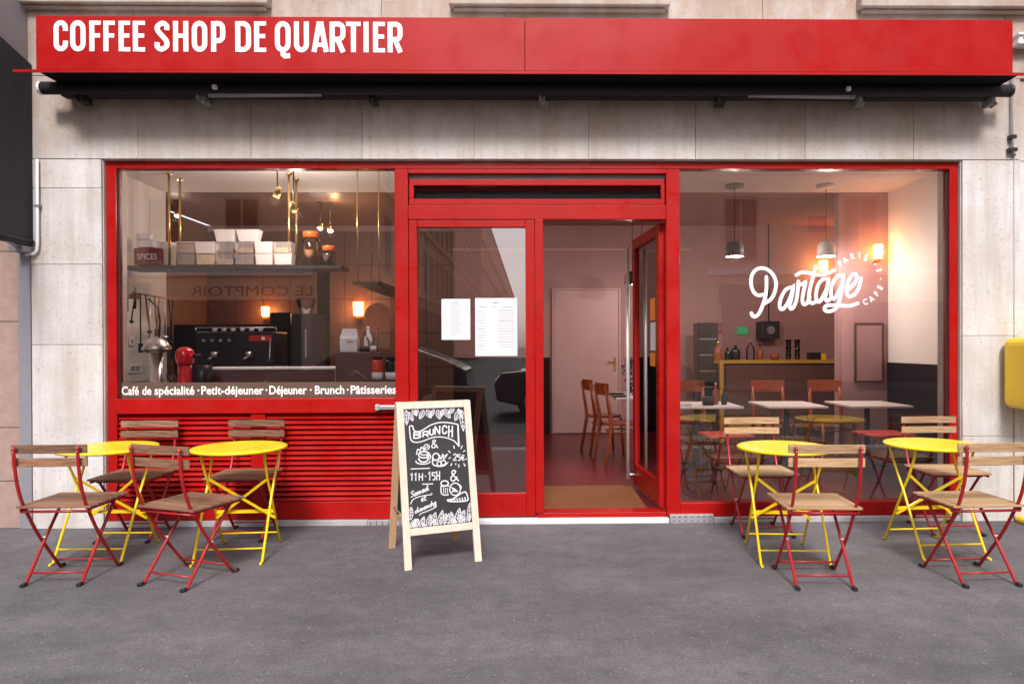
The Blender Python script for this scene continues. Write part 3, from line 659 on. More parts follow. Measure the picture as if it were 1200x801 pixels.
# ------------------------------------------------------------------ interior shell
FZ, CZ, YM, YBK = 0.06, 3.15, 2.75, 5.0
XA, XC, XB = -4.2, 4.2, 5.6
def st(name, m, *a, **k): return bx(name, M[m], None, *a, kind='structure', **k)
st('interior_floor', 'redfloor', XA, XB, 0.03, YBK, -0.1, FZ)
st('interior_ceiling', 'whitewall', XA, XB, 0.29, YM, CZ, CZ+0.1)
st('interior_ceiling', 'brownpanel', XA-0.5, -1.101, YM+0.001, YBK, CZ-0.004, CZ+0.1)
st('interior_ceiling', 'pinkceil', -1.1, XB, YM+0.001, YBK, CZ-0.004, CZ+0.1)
st('interior_wall', 'whitewall', XA-0.1, XA, 0.285, YM, -0.1, CZ)
st('interior_wall', 'brownpanel', XA-0.6, XA-0.001, YM+0.001, YM+0.1, -0.1, CZ-0.005)
st('interior_wall', 'whitewall', XC, XC+0.1, 0.285, YM-0.001, -0.1, CZ)
st('interior_wall', 'pinkwall', XB, XB+0.1, YM, YBK, -0.1, CZ)
st('interior_wall', 'pinkwall', XA-0.6, XB, YBK+0.001, YBK+0.1, -0.1, CZ)
st('interior_wall', 'brownpanel', XA-0.62, XA-0.55, YM+0.1, YBK, -0.1, CZ-0.005)
st('partition_wall', 'pinkwall', X0(983,YM,420), XC+0.1, YM, YM+0.12, -0.1, CZ-0.005)
st('partition_wall', 'pinkwall', XC+0.1, XB+0.1, YM+0.02, YM+0.1, -0.1, CZ-0.005)
WZ = 1.16
st('wainscot', 'wainscot', XC-0.012, XC-0.0005, 0.285, YM-0.002, FZ, WZ)
xwn = X0(1042,YM,430)-0.03
st('wainscot', 'wainscot', -2.6, X0(644.5,YBK,430), YBK-0.02, YBK+0.0005, FZ, 1.19)
st('wall_moulding', 'pinkdoor', -2.6, 2.4, YBK-0.025, YBK+0.0005, Z0(294,YBK), Z0(291,YBK))
# front wall inner faces beside the window
# back door
bd = thing('inner_door', 'pale pink flush door with brass handle on the back wall seen through the doorway', 'door', (X0(687,YBK),YBK-0.005,FZ))
dw = (X0(727,YBK)-X0(647,YBK))/2; dh = Z0(338,YBK)-FZ
bx('door_leaf', M['pinkdoor'], bd, -dw+0.03, dw-0.03, -0.02, 0.0, 0.01, dh-0.03, 0.003)
MB().box(-dw,-dw+0.026,-0.035,0.004,0,dh).box(dw-0.026,dw,-0.035,0.004,0,dh).box(-dw+0.0265,dw-0.0265,-0.035,0.004,dh-0.026,dh).build('door_frame', M['pinkdoor'], bd, 0.003)
hz = Z0(424,YBK)-FZ; hx = X0(720,YBK)-bd.location.x
MB().box(hx-0.016,hx+0.016,-0.026,-0.0201,hz-0.14,hz+0.06).tube([(hx,-0.03,hz),(hx,-0.06,hz),(hx-0.11,-0.06,hz)],0.009).build('handle', M['brass'], bd)
cm = st('coir_mat_well', 'coir', X0(637)-0.0, X0(781)-0.12, 0.165, 1.12, FZ-0.02, FZ+0.006); cm['kind'] = 'structure'
# ---------------- lamps
def point(loc, e, col=(1,0.82,0.68), r=0.05):
    d = bpy.data.lights.new('lamp_light','POINT'); d.energy = e; d.color = col; d.shadow_soft_size = r
    o = bpy.data.objects.new('lamp_light', d); C.objects.link(o); o.location = loc; return o
def pendant(px, pyc, pys, pyb, Y, half, m, lab, e):
    p = W(px, pys, Y); zc = CZ; zsh = Z0(pys, Y); zb_ = Z0(pyb, Y)
    t = thing('pendant_lamp', lab, 'pendant lamp', (p.x, Y, zc), 0, 'pendant lamps in the dining room')
    MB().lathe([(0.0,-0.03),(half*1.0,-0.03),(half*1.0,-0.001),(0.0,-0.001)],(0,0,0)).build('ceiling_rose', M[m], t)
    MB().tube([(0,0,-0.03),(0,0,zsh-zc)],0.004).build('cord', M['blackmetal'], t)
    h = zsh-zb_
    MB().lathe([(0.012,h),(half*0.6,h*0.98),(half*0.95,h*0.7),(half,0),(half-0.004,0),(half*0.9,h*0.66),(half*0.5,h*0.9),(0.01,h*0.93)],(0,0,zb_-zc)).build('shade', M[m], t)
    MB().lathe([(0.0,-0.0),(0.03,0.01),(0.038,0.035),(0.02,0.07),(0.0,0.075)],(0,0,zb_-zc+0.005),14).build('bulb', M['bulb'], t)
    point((p.x,Y,zb_-0.02), e)
pendant(861,215,283,301,2.36,0.10,'grey','grey pendant lamp hanging left of the white script on the right window',26)
pendant(968,215,283,301,2.36,0.10,'plastic','pale grey pendant lamp hanging above the white script on the right window',26)
for px, Y, lab in ((741,3.4,'small black dome pendant lamp seen behind the long steel door handle'),(752,3.9,'farther black dome pendant lamp seen inside the open door leaf')):
    pendant(px,250,318,334,Y,0.10,'blackmetal',lab,7)
def sconce(px, py, Y, lab, e, r=0.05, h=0.16):
    p = W(px, py, Y)
    t = thing('wall_lamp', lab, 'wall lamp', (p.x, Y, p.z), 0, 'amber wall lamps')
    MB().lathe([(r*0.8,-h/2),(r*0.95,-h*0.2),(r,h/2),(r-0.004,h/2),(r*0.75,-h/2)],(0,0,0),18).build('amber_shade', M['amber'], t)
    MB().lathe([(r*0.55,-h/2-0.035),(r*0.82,-h/2)],(0,0,0),18).build('lamp_base', M['amberdim'], t)
    MB().tube([(0,0,-h/2-0.03),(0,0.10,-h/2-0.03)],0.012).build('arm', M['blackmetal'], t)
    point((p.x,Y-0.12,p.z), e, (1,0.50,0.2))
sconce(1029,295,YM-0.11,'glowing amber wall lamp beside the right end of the white logo',1.6)
sconce(965,312,YBK-0.11,'glowing amber lamp just above the crossbar of the white script',5,0.06,0.17)
sconce(420,362,YBK-0.11,'glowing amber wall lamp behind the white coffee bag in the left window',9,0.075,0.2)
sconce(311,365,YBK-0.12,'dim amber wall lamp beside the dark machine in the left window',4,0.055,0.14)
# track spots on the left ceiling
def spot(px, py, Y, lab, d=(0,0,-1), e=10):
    p = W(px, py, Y); dv = Vector(d).normalized(); q = dv.to_track_quat('Z','Y').to_matrix().to_4x4()
    t = thing('ceiling_spot', lab, 'spotlight', (p.x, Y, CZ-0.004), 0, 'ceiling spotlights in the left room'); zz = p.z-CZ
    MB().tube([(0,0,-0.0),(0,0,zz+0.06)],0.007).lathe([(0.04,-0.012),(0.04,-0.0005)]).build('stem', M['blackmetal'], t)
    MB().lathe([(0.018,-0.06),(0.032,-0.03),(0.036,0.035),(0.030,0.035),(0.02,-0.04)],(0,0,zz),16,q).build('spot_housing', M['brass'], t)
    MB().lathe([(0.027,0.026),(0.027,0.030)],(0,0,zz),16,q).build('bulb', M['bulb'], t)
    point(Vector((p.x,Y,p.z))+dv*0.08, e)
spot(376,265,3.3,'left one of the twin brass spotlights above the orange lidded jars',(-0.3,-0.5,-1),4)
spot(387,268,3.3,'right one of the twin brass spotlights above the orange lidded jars',(0.3,-0.5,-1),4)
q_ = W(392,252,3.2); point((q_.x,3.2,CZ-0.13), 2.2, (1,0.72,0.28), 0.02)
spot(344,243,1.25,'bright ceiling spotlight just right of the right front brass pole',(0.1,0.7,-1),11)
spot(325,226,1.15,'small angled ceiling spotlight left of the right front brass pole',(-0.6,0.5,-1),15)
spot(208,250,3.2,'small brass spotlight between the two left brass poles',(0,-0.4,-1),3)
# ---------------- hanging shelf in left window
SZ = Z0(311,1.8,300); sxa, sxb = X0(143,1.8,311), X0(400,1.8,311)
sh = thing('hanging_shelf', 'long black shelf hung on brass poles across the left window', 'shelf', (0,1.95,SZ))
bx('shelf_board', M['roller'], sh, sxa, sxb, -0.16, 0.16, -0.035, 0, 0.003)
for px, Yp in ((197,1.8),(338,1.8),(212,2.09),(348,2.09)):
    xp = X0(px,Yp,250); MB().tube([(xp,Yp-1.95+(0.02 if Yp<1.9 else -0.02),-0.05),(xp,Yp-1.95+(0.02 if Yp<1.9 else -0.02),CZ-SZ-0.001)],0.013,10).lathe([(0.03,-0.02),(0.03,-0.001)],(xp,Yp-1.95+(0.02 if Yp<1.9 else -0.02),CZ-SZ),12).build('brass_pole', M['brass'], sh)
s2 = thing('side_shelf', 'dark shelf on brass poles running back along the right of the left window', 'shelf', (-1.62,2.05,1.97))
bx('shelf_board', M['blackmetal'], s2, -0.02, 0.24, -0.95, 0.95, -0.03, 0, 0.003)
for x_, y_ in ((0.0,-0.85),(0.2,-0.85),(0.2,0.3)):
    MB().tube([(x_,y_,-0.05),(x_,y_,CZ-1.97-0.006)],0.006,8).build('brass_pole', M['brass'], s2)
def tub(name, lab, px0, px1, py0, py1, Y, m, group, taper=0.88, cat='container', fill=None, fh=0.7, depth=0.13, lid=None, wall=True):
    a = W(px0, py1, Y); b = W(px1, py0, Y); wd = b.x-a.x; h = b.z-a.z
    t = thing(name, lab, cat, ((a.x+b.x)/2, Y+depth/2, a.z), 0, group)
    hw, hd = wd/2, depth/2
    def fr(k0, k1, z0, z1, mb, inset=0):
        vs = []
        for z, k in ((z0,k0),(z1,k1)):
            for sx, sy in ((-1,-1),(1,-1),(1,1),(-1,1)): vs.append((sx*(hw*k-inset), sy*(hd*k-inset), z))
        return mb.add(vs, [(0,1,5,4),(1,2,6,5),(2,3,7,6),(3,0,4,7),(3,2,1,0),(4,5,6,7)])
    mb = MB()
    fr(taper, 1.0-0.03, 0.001, h*0.93, mb); mb.build('tub_body', M[m], t, 0.004)
    mb = MB(); mb.box(-hw, hw, -hd, hd, h*0.932, h); mb.build('lid', M[lid or m], t, 0.003)
    if fill:
        mb = MB(); fr(taper, taper+(0.97-taper)*fh*0.9, 0.006, h*fh, mb, 0.005); mb.build('contents', M[fill], t)
    return t
Yt = 1.80
G = 'food tubs on the black shelf'
sz = Z0(309,Yt,300)
def tb(lab, px0, px1, py0, py1, m, fill=None, fh=0.7, Y=Yt, **k): return tub('food_tub', lab, px0, px1, py0, py1, Y, m, G, fill=fill, fh=fh, **k)
b_ = 310.2
tb('milky tub of pale flakes stacked first right of the left brass pole',205,228,283,296.5,'clear','nuts',0.8,lid='plasticwhite')
tb('smoky tub at the foot of the stack right of the left brass pole',206,227,297,b_,'clear','beans',0.92)
tb('milky white tub stacked on the tub of pale pasta',227.5,251,283,296.5,'plasticwhite')
tb('clear tub full of pale pasta on the shelf',229,251,297,b_,'clear','pasta',0.9)
tb('clear tub of light brown grains below the left upright white tub',252,273,283,296.5,'clear','beans',0.25)
tb('clear tub with a little orange pasta at the foot of its stack',252,273,297,b_,'clear','nuts',0.55)
tb('clear tub below the right upright white tub',274,297,283,296.5,'clear','nuts',0.45)
tb('clear dark tub at the foot of the stack below the right upright white tub',274,297,297,b_,'clear','beans',0.8)
tb('wide white tub left of the right brass pole, upper of its stack',297.5,319,283,296.5,'plasticwhite')
tb('wide white tub left of the right brass pole, lower of its stack',298.5,319,297,b_,'plasticwhite')
tb('milky tub with pale rice behind the right brass pole, upper of its stack',319.5,342,283,296.5,'clear','pasta',0.5)
tb('milky tub behind the right brass pole, lower of its stack',320.5,342,297,b_,'plastic')
tb('plain white flared tub standing topmost left on the row of tubs',250,275,268.5,282.8,'plasticwhite',taper=0.78)
tb('plain white flared tub standing topmost right on the row of tubs',276,303,268.5,282.8,'plasticwhite',taper=0.78)
tb('pale round edged tub stacked behind the maroon crate by the brass pole',181,200,283,b_,'plasticwhite',Y=1.86)
tb('grey white tub stacked on the maroon crate, lower one',158,180,280.5,289.5,'plastic',Y=1.80)
tb('grey white tub stacked on the maroon crate, topmost',158,176,273.5,280,'plastic',Y=1.80)
a = W(157,b_,1.79); b = W(187,290.3,1.79)
cr = thing('spice_crate', 'maroon crate lettered SPICES at the left end of the black shelf', 'crate', ((a.x+b.x)/2,1.87,a.z))
hw = (b.x-a.x)/2; bx('crate_body', M['maroon'], cr, -hw, hw, -0.08, 0.08, 0.001, b.z-a.z, 0.005)
vs, fs = text_verts('SPICES', 1.0, 0.0); mx = max(v.x for v in vs)
MB().add([(-hw*0.78+v.x/mx*hw*1.56, -0.0815, 0.055+v.y*0.085) for v in vs], fs).build('crate_lettering', M['plastic'], cr)
def jar(lab, px0, px1, py0, py1, lidpx, Y, fill, fh, lidm='orangeplastic', cat='jar', group='jars in the left window', labelband=False, bodym='jarglass'):
    a = W(px0, py1, Y); b = W(px1, py0, Y); r = (b.x-a.x)/2; h = b.z-a.z; lh = lidpx/(py1-py0)*h
    t = thing('storage_jar', lab, cat, ((a.x+b.x)/2, Y+r, a.z), 0, group)
    MB().lathe([(r*0.9,0.001),(r,0.012),(r,h-lh-0.03),(r*0.8,h-lh)],(0,0,0),20).build('jar_body', M[bodym], t)
    MB().lathe([(r*0.86,h-lh),(r*0.9,h-0.004),(r*0.86,h)],(0,0,0),20).build('lid', M[lidm], t)
    if fill: MB().lathe([(r*0.85,0.006),(r*0.94,0.015),(r*0.94,(h-lh)*fh)],(0,0,0),18).build('contents', M[fill], t)
    if labelband: MB().lathe([(r*1.015,h*0.02),(r*1.015,h*0.33)],(0,0,0),20).build('paper_label', M['paper'], t)
    return t
jar('tall glass jar with orange lid half full of nuts on the shelf',351,371,270,310.5,7,1.82,'nuts',0.55)
jar('short glass jar with orange lid and dark beans on the shelf',375,391,287,310.5,6,1.82,'beans',0.8)
# ---------------- counter behind the left window
ct = thing('kitchen_counter', 'dark kitchen counter behind the left window', 'counter', (-2.45,1.2,FZ))
bx('worktop', M['darkgrey'], ct, -1.74, 0.72, -0.95, 0.55, 0.90, 0.94, 0.004)
bx('cabinet', M['wainscot'], ct, -1.74, 0.70, -0.92, 0.50, 0.0, 0.899)
CT = FZ+0.94
# left wall tiles and utensils
for k in range(7):
    for j in range(4):
        z0 = 1.0+j*0.155; y0 = 0.3+k*0.345
        bx('wall_tile', M['tilewhite'], ct, XA+2.45+0.001, XA+2.45+0.012, y0-1.2+0.002, y0-1.2+0.343, z0-FZ+0.002, z0-FZ+0.153, 0.0015)
def at_wall(px, py, x):
    d = CM @ Vector(((px-PPX)/FPX, -(py-PPY)/FPX, -1)); return CAM+d*((x-CAM.x)/d.x)
sk = at_wall(154, 394, XA+0.02)
t = thing('wall_socket', 'white double socket on the tiled left wall in the left window', 'socket', (XA+0.013, sk.y, sk.z-0.05))
bx('plate', M['plasticwhite'], t, 0, 0.015, -0.05, 0.05, -0.05, 0.05, 0.004); MB().lathe([(0.018,0),(0.018,0.003)],(0.0152,0,0),14,Matrix.Rotation(R(90),4,'Y')).build('outlet', M['grey'], t)
sk = at_wall(158, 427, XA+0.02)
t = thing('switch_panel', 'white panel with four switches low on the tiled left wall', 'switch', (XA+0.013, sk.y, sk.z-0.04))
bx('plate', M['plasticwhite'], t, 0, 0.014, -0.12, 0.12, -0.05, 0.05, 0.004)
for k in range(4): bx('switch', M['grey'], t, 0.0142, 0.02, -0.085+k*0.045, -0.06+k*0.045, -0.025, 0.025, 0.002)
t = thing('knife_rack', 'magnetic rack with steel knives on the white wall of the left window', 'knife rack', (XA+0.10, 1.62, Z0(346,1.62)), R(-50))
bx('rack_bar', M['orangewood'], t, 0, 0.02, -0.16, 0.2, -0.02, 0.03, 0.003)
for k, (ln, hn) in enumerate(((0.20,0.13),(0.22,0.10),(0.16,0.12),(0.24,0.13),(0.15,0.1))):
    y = -0.13+k*0.07
    kn = MB().box(0.0205,0.024,y-0.014,y+0.014,-0.01,0.16 if k%2 else 0.1).build('knife_blade', M['steel'], t)
    MB().box(0.018,0.034,y-0.011,y+0.011,-0.02-hn,-0.012).build('knife_handle', M['black'], t, 0.004)
# rail with hanging utensils
rx = X0(183,1.68,346); t = thing('utensil_rail', 'thin rail hung with dark ladles and steel whisks on the left of the left window', 'rail', (rx,1.68,Z0(346,1.68)))
MB().tube([(-0.24,0.0,0.04),(0.20,0.0,-0.04)],0.007).build('rail', M['orangewood'], t)
MB().tube([(-0.24,0.0,0.04),(-0.36,0.0,0.05)],0.007).build('rail_bracket', M['steel'], t)
for k, (x_, l_, r_) in enumerate(((-0.20,0.28,0.02),(-0.15,0.50,0.03),(-0.10,0.36,0.024),(-0.05,0.55,0.02),(-0.01,0.33,0.034),(0.04,0.45,0.022),(0.09,0.38,0.03),(0.13,0.52,0.02),(0.17,0.42,0.028))):
    z_ = -x_*0.18; sw_ = 0.02*((k*7)%5-2)
    u = MB().tube([(x_,-0.012,z_),(x_+sw_,-0.012,z_-l_)],0.007,6)
    if k%3 == 1: u.box(x_+sw_-0.022,x_+sw_+0.022,-0.016,-0.008,z_-l_-0.09,z_-l_+0.001)
    else: u.lathe([(0.004,-r_),(r_,-r_*0.5),(r_*1.05,0),(r_*0.6,r_*0.6),(0.004,r_*0.8)],(x_+sw_,-0.012,z_-l_-r_*0.4),12)
    u.build('utensil', M['steel' if k in (3,6) else ('darkgrey' if k != 5 else 'orangewood')], t)
# steel juicer
Yj = 0.72
def zpx(py, Y, px=300): return Z0(py, Y, px)
p = W(184,447,Yj); t = thing('steel_juicer', 'polished steel lever juicer standing at the left of the left window', 'juicer', (p.x,Yj,CT))
h0 = lambda py: zpx(py,Yj,184)-CT
MB().lathe([(0.085,0.0),(0.088,0.02),(0.05,0.045),(0.048,h0(412))],(0,0,0),20).build('column', M['steel'], t)
MB().lathe([(0.05,h0(413)),(0.115,h0(411)),(0.118,h0(408)),(0.10,h0(404)),(0.075,h0(398)),(0.03,h0(395)),(0.008,h0(394))],(0,0,0),24).build('bowl_cover', M['steel'], t)
MB().tube([(0.02,0,h0(395)),(0.03,0,h0(375)),(0.01,0,h0(360)),(-0.07,0,h0(350))],0.008).build('lever', M['darkgrey'], t)
MB().lathe([(0.02,0),(0.045,0.05),(0.05,0.14)],(0.12,0.03,0.0),16).build('cup', M['jarglass'], t)
# red mixer
Yx = 0.8; p = W(217,447,Yx); t = thing('red_mixer', 'gloss red kitchen mixer beside the steel juicer in the left window', 'mixer', (p.x,Yx,CT))
h1 = lambda py: zpx(py,Yx,217)-CT
MB().lathe([(0.08,0),(0.085,0.02),(0.062,0.05),(0.058,h1(428))],(0,0,0),20).build('mixer_column', M['glossred'], t)
MB().lathe([(0.06,h1(428)),(0.072,h1(424)),(0.08,h1(417)),(0.072,h1(411)),(0.045,h1(407)),(0.006,h1(406))],(0,0,0),24).build('mixer_head', M['glossred'], t)
MB().lathe([(0.02,0),(0.02,0.09)],(0.055,-0.0,h1(417)),14,Matrix.Rotation(R(90),4,'Y')).build('hub', M['darkgrey'], t)
MB().lathe([(0.055,0.0),(0.075,0.05),(0.08,h1(428))],(0.13,0.05,0.0),18).build('mixing_bowl', M['darkgrey'], t)
# wooden tray/box with pale edge
Yw = 1.05; a = W(240,446,Yw); b = W(393,430,Yw)
t = thing('wooden_display_box', 'long brown display box with pale top edge on the kitchen counter', 'box', ((a.x+b.x)/2,Yw,CT)); hw = (b.x-a.x)/2
hh = b.z-CT
bx('box_body', M['brownpanel'], t, -hw, hw, 0, 0.3, 0.001, hh-0.021, 0.003)
bx('top_edge', M['plasticwhite'], t, -hw-0.01, hw+0.01, -0.012, 0.31, hh-0.02, hh, 0.003)
bx('side_edge', M['pine'], t, hw+0.0005, hw+0.01, -0.012, 0.02, 0.001, hh-0.021)
# block with bag and bottles
Yg = 0.80; a = W(393,446,Yg); b = W(440,412.3,Yg)
t = thing('marbled_block', 'brown marbled block carrying the white coffee bag in the left window', 'plinth', ((a.x+b.x)/2,Yg,CT)); hw = (b.x-a.x)/2; hb_ = b.z-CT
bx('block', M['brownpanel'], t, -hw, hw, 0.0, 0.25, 0.001, hb_, 0.004)
MB().tube([(-hw*0.2,-0.002,hb_*0.35),(0.0,-0.002,hb_*0.5),(hw*0.6,-0.002,hb_*0.25)],0.003).build('vein', M['pinkdoor'], t)
BT = CT+hb_
def onb(px, py): return W(px, py, Yg+0.05)
a = onb(398.5,412.3); b = onb(419,385)
t = thing('coffee_bag', 'white folded top coffee bag with grey print in the left window', 'bag', ((a.x+b.x)/2,Yg+0.08,BT)); hw = (b.x-a.x)/2; h = b.z-BT
mb = MB(); vs = []
for z, kx, ky in ((0.001,0.97,0.04),(h*0.6,1.0,0.045),(h*0.68,0.98,0.03),(h*0.93,0.82,0.012),(h,0.82,0.01)):
    for sx, sy in ((-1,-1),(1,-1),(1,1),(-1,1)): vs.append((sx*hw*kx, sy*ky, z))
fs = [(3,2,1,0),(16,17,18,19)]+[(4*i+k,4*i+(k+1)%4,4*i+4+(k+1)%4,4*i+4+k) for i in range(4) for k in range(4)]
mb.add(vs, fs); mb.build('bag_body', M['paper'], t, 0.004)
bx('bag_print', M['ink'], t, -hw*0.15, hw*0.55, -0.0475, -0.046, h*0.42, h*0.47)
def bottle(lab, px0, px1, py0, py1, m, fill=None, cap='black', Y=Yg+0.06, ZB_=None, band=None, cat='bottle'):
    a = W(px0,py1,Y); b = W(px1,py0,Y); r = (b.x-a.x)/2; z0 = a.z if ZB_ is None else ZB_; h = b.z-z0
    t = thing('bottle', lab, cat, ((a.x+b.x)/2,Y+r,z0), 0, 'bottles in the windows')
    MB().lathe([(r*0.92,0.001),(r,0.01),(r,h*0.52),(r*0.75,h*0.66),(r*0.34,h*0.76),(r*0.32,h*0.9)],(0,0,0),18).build('bottle_body', M[m], t)
    MB().lathe([(r*0.38,h*0.9),(r*0.38,h)],(0,0,0),14).build('cap', M[cap], t)
    if fill: MB().lathe([(r*0.9,0.006),(r*0.93,h*0.3)],(0,0,0),18).build('contents', M[fill], t)
    if band: MB().lathe([(r*1.02,h*0.06),(r*1.02,h*0.42)],(0,0,0),18).build('paper_label', M[band], t)
bottle('clear bottle with dark liquid right of the white coffee bag',420.5,432,389,412.3,'jarglass','beans',ZB_=BT)
bottle('small dark bottle with white label at the end of the marbled block',433.5,440,395,412.3,'pot',None,'black',ZB_=BT,band='paper')
a = W(425,392,Yg+0.2); b = W(437,382,Yg+0.2)
bottle('white carton-like bottle behind the clear bottle',426,435,382,412.3,'plasticwhite',None,'plasticwhite',Y=Yg+0.15,ZB_=BT)
jar('red filled jar with white label at the lower right of the left window',434.5,447.5,417,445.5,4,0.75,None,0.8,'black',labelband=True,bodym='seatred')
jar('dark jar with white label at the right edge of the left window',450,463,417,445.5,4,0.75,None,0.8,'black',labelband=True,bodym='darkgrey')
t = thing('jar_stand', 'low dark stand under the two labelled jars', 'stand', ((W(449,446,0.8).x),0.82,CT)); bx('stand_top', M['darkgrey'], t, -0.13,0.13,-0.08,0.1,0.0, W(449,445.7,0.8).z-CT-0.001, 0.003)
t = thing('round_board', 'round red board leaning behind the bottles in the left window', 'tray', (W(441,370,1.3).x,1.35,CT))
hc = zpx(370,1.35,441)-CT
MB().lathe([(0.12,-0.008),(0.125,0),(0.12,0.008)],(0,0,hc),28,Matrix.Rotation(R(90),4,'X')).build('disc', M['orangewood'], t); MB().tube([(0,0,0),(0,0,hc-0.11)],0.008).build('stem', M['darkgrey'], t)
# dark back units
def unit(name, lab, cat, px0, px1, py0, Y, m, zb=None, depth=0.5, bev=0.01, extra=None):
    a = W(px0,py0,Y); b = W(px1,py0,Y); z0 = FZ if zb is None else zb
    t = thing(name, lab, cat, ((a.x+b.x)/2,Y,z0)); hw = (b.x-a.x)/2; h = a.z-z0
    bx('body', M[m], t, -hw, hw, 0, depth, 0.0, h, bev)
    if extra: extra(t, hw, h)
    return t
def esp(t, hw, h):
    bx('cup_rail', M['steel'], t, -hw, hw, 0.0, 0.4, h+0.002, h+0.02, 0.003)
    bx('drip_panel', M['steel'], t, -hw*0.9, hw*0.9, -0.006, -0.001, h*0.55, h*0.62)
    for s in (-0.5,0.5): MB().lathe([(0.035,0),(0.035,0.05)],(hw*s,-0.03,h*0.48),14).tube([(hw*s,-0.03,h*0.47),(hw*s,-0.16,h*0.45)],0.012).build('brew_group', M['steel'], t)
unit('back_cabinet','dark cabinet row along the back of the kitchen','cabinet',203,342,380,2.95,'darkgrey',extra=lambda t,hw,h:[bx('cabinet_door', M['wainscot'], t, -hw+0.01+(2*hw-0.02)*k/4+0.004, -hw+0.01+(2*hw-0.02)*(k+1)/4-0.004, -0.02,-0.001, 0.08, h-0.05, 0.004) for k in range(4)])
unit('coffee_grinder','tall dark coffee grinder standing in the left window beside the black column','grinder',341,366,367,2.0,'darkgrey',extra=lambda t,hw,h:[bx('control_strip', M['steel'], t, hw*0.3, hw*0.45, -0.004,-0.001, h*0.72, h*0.9), MB().lathe([(0.05,0),(0.10,0.14),(0.10,0.16)],(0,0.15,h+0.001),16).build('hopper', M['jarglass'], t)])
unit('tall_fridge','tall dark refrigerator at the back left of the kitchen','refrigerator',316,340,366,3.1,'darkgrey',extra=lambda t,hw,h:[bx('door_handle', M['steel'], t, hw*0.7, hw*0.8, -0.02,-0.001, h*0.5, h*0.75)])
t = unit('dark_column','slim black column between the orange jars and the amber lamp','column',371.5,383,300,2.6,'void',depth=0.12)
def esp2():
    a = W(222,388,2.0); b = W(318,388,2.0)
    t = thing('espresso_machine', 'dark espresso machine with steel cup rail behind the counter box', 'coffee machine', ((a.x+b.x)/2,2.0,CT)); hw = (b.x-a.x)/2; h = a.z-CT
    bx('machine_body', M['darkgrey'], t, -hw, hw, 0.12, 0.5, 0.12, h, 0.02)
    bx('machine_base', M['darkgrey'], t, -hw, hw, -0.02, 0.5, 0.0, 0.08, 0.01)
    bx('back_plate', M['darkgrey'], t, -hw+0.02, hw-0.02, 0.25, 0.49, 0.08, 0.12)
    MB().tube([(-hw,0.14,h+0.04),(hw,0.14,h+0.04)],0.007).tube([(-hw,0.14,h),(-hw,0.14,h+0.04)],0.006).tube([(hw,0.14,h),(hw,0.14,h+0.04)],0.006).build('cup_rail', M['steel'], t)
    for s in (-0.45,0.4): MB().lathe([(0.035,0),(0.04,0.05)],(hw*s,0.06,h*0.5),14).tube([(hw*s,0.06,h*0.49),(hw*s,-0.08,h*0.46)],0.013).build('brew_group', M['steel'], t)
    for k in range(6): MB().lathe([(0.02,0),(0.032,0.05)],(-hw*0.7+k*0.1,0.3,h+0.001),12).build('cup', M['plasticwhite'], t)
    bx('badge', M['darkred'], t, hw*0.35, hw*0.9, 0.114, 0.1195, h*0.80, h*0.92)
    bx('badge_mark', M['plastic'], t, hw*0.66, hw*0.74, 0.110, 0.1135, h*0.83, h*0.89)
    for k in range(4): MB().lathe([(0.016,0),(0.018,0.02)],(-hw*0.75+k*0.09,0.098,h*0.82),12,Matrix.Rotation(R(90),4,'X')).build('dial', M['steel'], t)
    MB().tube([(hw*0.93,0.05,h*0.85),(hw*0.97,-0.02,h*0.5),(hw*0.95,-0.03,h*0.35)],0.006).build('steam_wand', M['steel'], t)
    bx('drip_tray', M['steel'], t, -hw*0.9, hw*0.9, -0.015, 0.11, 0.081, 0.095)
esp2()
# brown backing partition behind the kitchen, with panel joints
t = thing('panelled_back_wall', 'brown panelled wall at the back of the kitchen', 'wall', (0,YBK,FZ))
for k in range(9):
    for j in range(6): bx('panel', M['brownpanel'], t, -4.74+k*0.40+0.004, -4.74+(k+1)*0.40-0.004, -0.03, -0.0005, j*0.5+0.004, min(j*0.5+0.496,3.05), 0.003)
# counter of the dining room
Yc = 3.9
a = W(843,422,Yc); b = W(1012,422,Yc)
t = thing('bar_counter', 'brown bar counter edged in yellow at the back of the dining room', 'bar counter', (a.x,Yc,FZ)); wd = b.x-a.x; h = a.z-FZ
bx('counter_top', M['ochre'], t, 0, wd, -0.03, 0.55, h-0.045, h, 0.004)
bx('edge_post', M['ochre'], t, 0, 0.05, -0.03, 0.02, 0, h-0.0455, 0.003)
bx('counter_front', M['brownpanel'], t, 0.051, wd, 0.0, 0.5, 0, h-0.046)
for k in range(3): bx('front_panel', M['brownpanel'], t, 0.08+k*wd/3, wd/3*(k+1)-0.02, -0.014, -0.001, h*0.35, h-0.08, 0.004)
bx('foot_rail', M['ochre'], t, 0.051, wd, -0.10, -0.06, 0.22, 0.26, 0.003)
BH = FZ+h
for lab, px0, px1, py0, m, cap in (('copper toned bottle at the left end of the bar counter',838,848,400,'orangewood','brass'),('second bottle on the bar counter, dark with a brass cap',850,857,405,'pot','brass'),('dark round flask on the bar counter below the green exit sign',858,869,402,'pot','steel'),('clear decanter on the bar counter right of the dark flask',876,886,398,'jarglass','steel'),('brown bottle at the middle of the bar counter',888,896,404,'orangewood','black')):
    bottle(lab, px0, px1, py0, 422, m, None, cap, Y=Yc+0.2, ZB_=BH)
t = thing('glass_stack', 'tall stack of clear glasses on the bar counter', 'glasses', (W(930,422,Yc+0.2).x,Yc+0.2,BH))
for dx in (-0.07,0.05):
    for k in range(3): MB().lathe([(0.03,0),(0.04,0.09),(0.037,0.09),(0.027,0.004)],(dx,0,k*0.092+0.001),14).build('glass', M['jarglass'], t)
